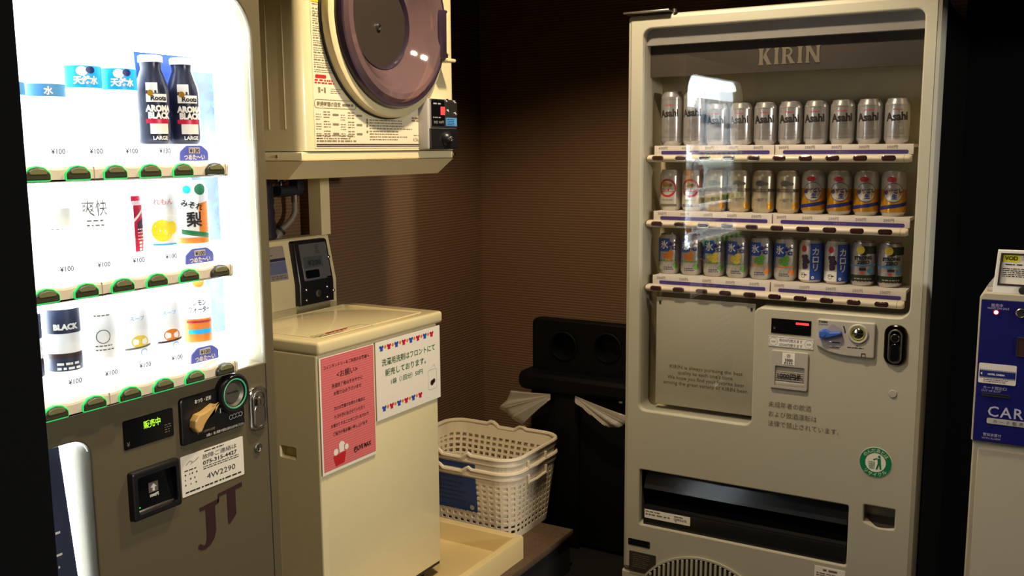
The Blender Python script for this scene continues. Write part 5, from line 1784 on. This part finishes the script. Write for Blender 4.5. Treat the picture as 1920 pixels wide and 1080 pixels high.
# ------------------------------------------------------------------ two stacked laundry baskets
def basket(name, label, loc):
    root = thing(name, label, 'basket', loc)
    H = 0.235
    # wall grid with punched holes
    NR, NS = 25, 13
    nside = 4
    per = []

    def loop_at(f):
        x0, x1 = -0.213 - 0.022 * f, 0.212 + 0.020 * f
        y0, y1 = -0.138 - 0.024 * f, 0.148 + 0.044 * f
        return rrect(x0, x1, y0, y1, 0.052 + 0.014 * f, 5)

    def resample(l, n):
        pts = [Vector((p[0], p[1], 0)) for p in l]
        L = [0]
        for i in range(len(pts)):
            L.append(L[-1] + (pts[(i + 1) % len(pts)] - pts[i]).length)
        out = []
        j = 0
        for i in range(n):
            s = L[-1] * i / n
            while L[j + 1] < s:
                j += 1
            q = (s - L[j]) / max(1e-9, L[j + 1] - L[j])
            out.append(pts[j].lerp(pts[(j + 1) % len(pts)], q))
        return out
    N = 112
    zs = []
    z = 0.022
    while z < H - 0.045:
        zs += [z, z + 0.0115]
        z += 0.0195
    zs = [0.0, 0.012] + zs + [H - 0.035, H]
    bm = bmesh.new()
    grid = []
    for z in zs:
        f = z / H
        fine = resample(loop_at(f), N * 10)
        grid.append([bm.verts.new((fine[i * 10 + (2 if i % 2 else 0)].x, fine[i * 10 + (2 if i % 2 else 0)].y, z)) for i in range(N)])
    for r in range(len(zs) - 1):
        hole_row = 2 <= r < len(zs) - 3 and (r % 2 == 0)
        for c in range(N):
            if hole_row and c % 2 == 0:
                continue
            bm.faces.new((grid[r][c], grid[r][(c + 1) % N], grid[r + 1][(c + 1) % N], grid[r + 1][c]))
    bm.faces.new(grid[0][::-1])
    me = bpy.data.meshes.new('basket_body')
    bm.to_mesh(me)
    bm.free()
    me.materials.append(M['basket'])
    o = obj('basket_body', me, root)
    md = o.modifiers.new('thickness', 'SOLIDIFY')
    md.thickness = 0.0032
    md.offset = 0.0
    # rolled rim with dipped grips on the long sides
    rim = MB()
    pts = []
    for p in resample(loop_at(1.02), 120):
        dip = 0.0
        if abs(p.x - 0.0) < 0.075 and abs(p.y) > 0.1:
            q = abs(p.x) / 0.075
            dip = 0.008 * (1 if q > 0.72 else 0) - (0.010 if q < 0.55 else 0)
        pts.append((p.x, p.y, H + dip))
    rim.tube(pts, 0.0075, 8, True)
    part('rim', rim, 'basket', root)
    lip = MB()
    l1, l2 = resample(loop_at(1.0), 120), resample(loop_at(1.12), 120)
    vs = [(p.x, p.y, H - 0.001) for p in l1] + [(p.x, p.y, H - 0.006) for p in l2] + [(p.x, p.y, H - 0.022) for p in l2]
    fs = [(i, (i + 1) % 120, 120 + (i + 1) % 120, 120 + i) for i in range(120)] + [(120 + i, 120 + (i + 1) % 120, 240 + (i + 1) % 120, 240 + i) for i in range(120)]
    lip.add(vs, fs)
    part('skirt', lip, 'basket', root, sharp=60)
    # moulded carrying grip on the short end
    gp = MB()
    X = 0.212 + 0.020 * 0.9 + 0.005
    gp.tube([(X + 0.002, -0.06, H - 0.020), (X + 0.001, -0.06, H - 0.046), (X + 0.001, 0.0, H - 0.050), (X + 0.001, 0.06, H - 0.046), (X + 0.002, 0.06, H - 0.020)], 0.0055, 8)
    part('end_grip', gp, 'basket', root)
    lab = MB().box(-0.090, 0.090, -0.1625, -0.1605, H - 0.150, H - 0.028)
    lab.v = [(v[0], v[1] + (H - 0.028 - v[2]) * 0.102, v[2]) for v in lab.v]
    lo_ = part('blue_label', lab, 'label_blue', root)
    dl = MB().dashes(-0.065, H - 0.055, 0.12, 5, 0.016, 0.004, -0.1634, 12, ragged=0.3)
    dl.v = [(v[0], v[1] + (H - 0.028 - v[2]) * 0.102, v[2]) for v in dl.v]
    part('fine_print', dl, 'slate', lo_)
    mk = MB().poly(circ(0.070, H - 0.135, 0.009, 12), -0.1636)
    mk.v = [(v[0], v[1] + (H - 0.028 - v[2]) * 0.102, v[2]) for v in mk.v]
    part('emblem', mk, 'grey_plastic', lo_)
    return root


b1 = basket('laundry_basket', 'white plastic laundry basket at the bottom of the two, on the plinth', (-1.763, 2.752, 0.152))
b2 = copy_thing(b1, (-1.763, 2.750, 0.2008), 'white plastic laundry basket nested on top inside the other basket')

# ------------------------------------------------------------------ double recycling bin by the back wall
bn = thing('recycling_bin', 'black double recycling bin with two round holes in its hood, by the wall', 'bin', (-1.478, 3.00, 0))
t = MB()
ho = rrect(-0.217, 0.230, 0.625, 0.838, 0.022, 5)
t.prism([ho, circ(-0.086, 0.744, 0.052, 24), circ(0.088, 0.754, 0.052, 24)], 0.02, 0.06, bevel=0.006, hole_bevel=0.004)
t.box(-0.215, 0.228, 0.06, 0.075, 0.63, 0.834, 0.004)
hd_ = part('hood', t, 'bin_black', bn)
for cx, cz in ((-0.086, 0.744), (0.088, 0.754)):
    part('hole_collar', MB().lathe([(0.052, 0.02), (0.055, 0.016), (0.050, 0.014), (0.047, 0.02), (0.047, 0.059)], (cx, 0, cz), 'y', 28), 'bin_black', hd_)
t = MB().prism([rrect(-0.255, 0.270, 0.575, 0.648, 0.03, 6)], -0.03, 0.37, bevel=0.02)
part('lid_skirt', t, 'bin_black', bn)
part('center_post', MB().box(-0.110, -0.010, -0.012, 0.34, 0.0, 0.60, 0.008), 'bin_black', bn)
t = MB().box(-0.218, 0.232, 0.004, 0.34, 0.012, 0.575, 0.012)
part('bin_body', t, 'bin_black', bn)
part('front_latch', MB().box(0.155, 0.170, -0.034, -0.029, 0.575, 0.583, 0.001), 'steel', bn)


def bag(label, pinch, hem, folds, seed):
    """sharp fan of pleats spreading from a pinch under the lid to an outer hem"""
    rnd = random.Random(seed)
    n, m = 36, 8
    vs, fs = [], []
    L = [0.0]
    for a, b in zip(hem, hem[1:]):
        L.append(L[-1] + (Vector(b) - Vector(a)).length)
    for i in range(n + 1):
        s = L[-1] * i / n
        j = 0
        while j < len(hem) - 2 and L[j + 1] < s:
            j += 1
        P = Vector(hem[j]).lerp(Vector(hem[j + 1]), (s - L[j]) / (L[j + 1] - L[j]))
        Q = Vector(pinch[0]).lerp(Vector(pinch[1]), i / n)
        w = 0.009 * abs((i * folds / n) % 2 - 1) + 0.004 * (rnd.random() - 0.5)
        for k in range(m):
            f = k / (m - 1)
            p = Q.lerp(P, f)
            vs.append((p.x, p.y - 0.018 * sin(f * PI * 0.6) - w * f, p.z))
    for i in range(n):
        for k in range(m - 1):
            fs.append((i * m + k, (i + 1) * m + k, (i + 1) * m + k + 1, i * m + k + 1))
    o = obj('bin_bag', MB().add(vs, fs).mesh('bin_bag', 'bag', 20))
    md = o.modifiers.new('thickness', 'SOLIDIFY')
    md.thickness = 0.0012
    o['label'] = label
    o['category'] = 'bag'
    o['group'] = 'white bags hanging out of the recycling bin'
    return o


bag('crumpled white bag hem sticking out left under the recycling bin lid', ((-1.588, 2.962, 0.576), (-1.587, 2.962, 0.556)),
    [(-1.735, 2.958, 0.578), (-1.752, 2.952, 0.540), (-1.778, 2.942, 0.510), (-1.738, 2.946, 0.486), (-1.690, 2.952, 0.455), (-1.640, 2.958, 0.505), (-1.592, 2.960, 0.550)], 9, 3)
bag('crumpled white bag hem under the bin lid next to the beer machine', ((-1.489, 2.962, 0.582), (-1.489, 2.962, 0.573)),
    [(-1.28, 2.955, 0.548), (-1.275, 2.945, 0.522), (-1.300, 2.944, 0.505), (-1.345, 2.946, 0.497), (-1.395, 2.952, 0.522), (-1.470, 2.960, 0.562)], 8, 5)

# ------------------------------------------------------------------ card vending machine on the right
cm = thing('card_machine', 'deep blue and cream hotel card vending machine at the right edge', 'card machine', (-0.174, 2.35, 0))
part('pedestal', MB().prism([rrect(0.003, 0.31, 0.0, 0.786, 0.004)], 0.004, 0.30, bevel=0.004), 'card_cream', cm)
part('pedestal_door', MB().prism([rrect(0.015, 0.30, 0.05, 0.770, 0.003)], 0.0, 0.006, bevel=0.002), 'card_cream', cm)
t = MB().prism([round_poly([(0.0, 0.786), (0.312, 0.786), (0.312, 1.127), (0.008, 1.127), (0.0, 1.117)], [0.004, 0.004, 0.006, 0.006, 0.006], 3)], -0.004, 0.24, bevel=0.003)
part('casing', t, 'card_cream', cm)
fc = part('blue_face', MB().prism([rrect(0.004, 0.308, 0.789, 1.112, 0.003)], -0.008, -0.003, bevel=0.001), 'card_blue', cm)
lilac = mat('pale_lilac_print', rgb(176, 172, 200), 0.5)
for s, x, z, sz, b_, sp in (('CARD', 0.030, 0.849, 0.0335, 0.0004, 1.15), ('販売中', 0.024, 1.097, 0.008, 0, 1), ('NOW ON SALE', 0.017, 1.0915, 0.0062, 0, 1), ('カード取出口', 0.018, 0.911, 0.008, 0, 1), ('OUT OF SLOT', 0.015, 0.9045, 0.0062, 0, 1), ('警報装置付', 0.024, 0.803, 0.0075, 0, 1), ('WITH ALARM', 0.022, 0.7955, 0.0062, 0, 1)):
    part('lettering', MB().text(s, x, z, sz, -0.0088, 'LEFT', bold=b_, space=sp), lilac, fc)
cbar = part('name_bar', MB().prism([rrect(0.030, 0.15, 0.832, 0.8445, 0.003)], -0.0092, -0.0075), 'grey_plastic', fc)
part('lettering', MB().text('カード販売機', 0.042, 0.8345, 0.0095, -0.0097, 'LEFT', space=1.75), 'ink', cbar)
led = part('indicator_lamp', MB().lathe([(0.0042, 0), (0.004, -0.002), (0.002, -0.0035), (1e-4, -0.0038)], (0.0345, -0.008, 1.0845), 'y', 14), 'red_led_hot', fc)
part('lamp_ring', MB().lathe([(0.0062, 0), (0.0058, -0.001), (0.0044, -0.001)], (0.0345, -0.008, 1.0845), 'y', 16), 'red', led)
part('key_lock', MB().lathe([(0.0105, 0), (0.0105, -0.003), (0.009, -0.0045), (0.008, -0.002), (1e-4, -0.002)], (0.083, -0.008, 1.0865), 'y', 20), 'steel', fc)
part('note_window', MB().prism([rrect(0.079, 0.145, 0.990, 1.033, 0.001), rrect(0.0805, 0.1435, 0.9915, 1.0315, 0.001)], -0.0105, -0.007), 'steel', fc)
part('dark_window', MB().box(0.0805, 0.1435, -0.009, -0.0085, 0.9915, 1.0315), mat('dark_brown_window', rgb(60, 44, 44), 0.15), fc)
cl = part('card_sample', MB().prism([rrect(0.0075, 0.0825, 0.9235, 0.9685, 0.003)], -0.0095, -0.0075), 'rail', fc)
t = MB().box(0.0095, 0.081, -0.0101, -0.0094, 0.938, 0.9525)
for i in range(20):
    t.box(0.0105 + 0.0036 * i, 0.0122 + 0.0036 * i, -0.0101, -0.0094, 0.9535, 0.955).box(0.0105 + 0.0036 * i, 0.0122 + 0.0036 * i, -0.0101, -0.0094, 0.9355, 0.937)
part('film_strip', t, 'navy', cl)
part('lettering', MB().text('HOTEL CINEMA', 0.043, 0.943, 0.0055, -0.0106, bold=0.0002, width=0.034).poly([(0.0115, 0.9455), (0.015, 0.942), (0.015, 0.949)], -0.0106), 'white', cl)
part('fine_print', MB().dashes(0.018, 0.9315, 0.058, 2, 0.0042, 0.0015, -0.01, 9), 'ink', cl)
so = part('card_slot_rim', MB().prism([rrect(0.0165, 0.073, 0.894, 0.9005, 0.003), rrect(0.018, 0.0715, 0.8953, 0.8992, 0.0019)], -0.0105, -0.007), 'steel', fc)
part('slot_opening', MB().box(0.018, 0.0715, -0.0086, -0.0082, 0.8953, 0.8992), 'ink', so)
sg = thing('sign_stand', 'small white framed VOD sign standing on the blue card machine', 'sign', (-0.174, 2.36, 1.127))
fr_ = MB().prism([[(0.024, 0.0), (0.22, 0.0), (0.22, 0.095), (0.030, 0.095)], [(0.0335, 0.018), (0.2, 0.018), (0.2, 0.088), (0.0375, 0.088)]], -0.010, 0.006, bevel=0.001)
part('frame', fr_, 'white', sg)
part('dark_edge', MB().prism([[(0.0325, 0.017), (0.201, 0.017), (0.201, 0.089), (0.0365, 0.089)], [(0.0365, 0.021), (0.2, 0.021), (0.2, 0.0865), (0.0400, 0.0865)]], -0.0108, -0.006), mat('umber_frame_edge', rgb(52, 40, 36), 0.5), sg)
pg = part('page', MB().box(0.034, 0.202, -0.006, -0.004, 0.017, 0.089), 'paper', sg)
part('yellow_field', MB().box(0.041, 0.0735, -0.0066, -0.0058, 0.0695, 0.0860), 'lemon', pg)
pg.children[0].data.materials[0] = mat('sharp_yellow_print', rgb(222, 214, 40), 0.5)
part('lettering', MB().text('VOD', 0.0572, 0.0735, 0.0125, -0.0072, bold=0.0003, width=0.026).text('VOD', 0.094, 0.0735, 0.0125, -0.0072, bold=0.0003, width=0.028).dashes(0.046, 0.0625, 0.10, 1, 0.006, 0.0026, -0.0066, 2, ragged=0).dashes(0.041, 0.0535, 0.14, 5, 0.0042, 0.0018, -0.0066, 3, ragged=0.1), 'ink', pg)
part('foot', MB().box(0.012, 0.21, 0.006, 0.09, 0.0, 0.012, 0.002).add([(0.012, 0.006, 0.012), (0.026, 0.006, 0.035), (0.21, 0.006, 0.035), (0.21, 0.006, 0.012), (0.012, 0.06, 0.012), (0.21, 0.06, 0.012)], [(0, 3, 2, 1), (1, 2, 5, 4), (0, 1, 4)]), 'grey_plastic', sg)
part('oval_stud', MB().lathe([(0.0085, -0.0105), (0.007, -0.013), (1e-4, -0.0135)], (0.083, 0, 0.0085), 'y', 18), 'ink', sg)

bpy.data.objects.remove(_to)
bpy.data.curves.remove(_tc)
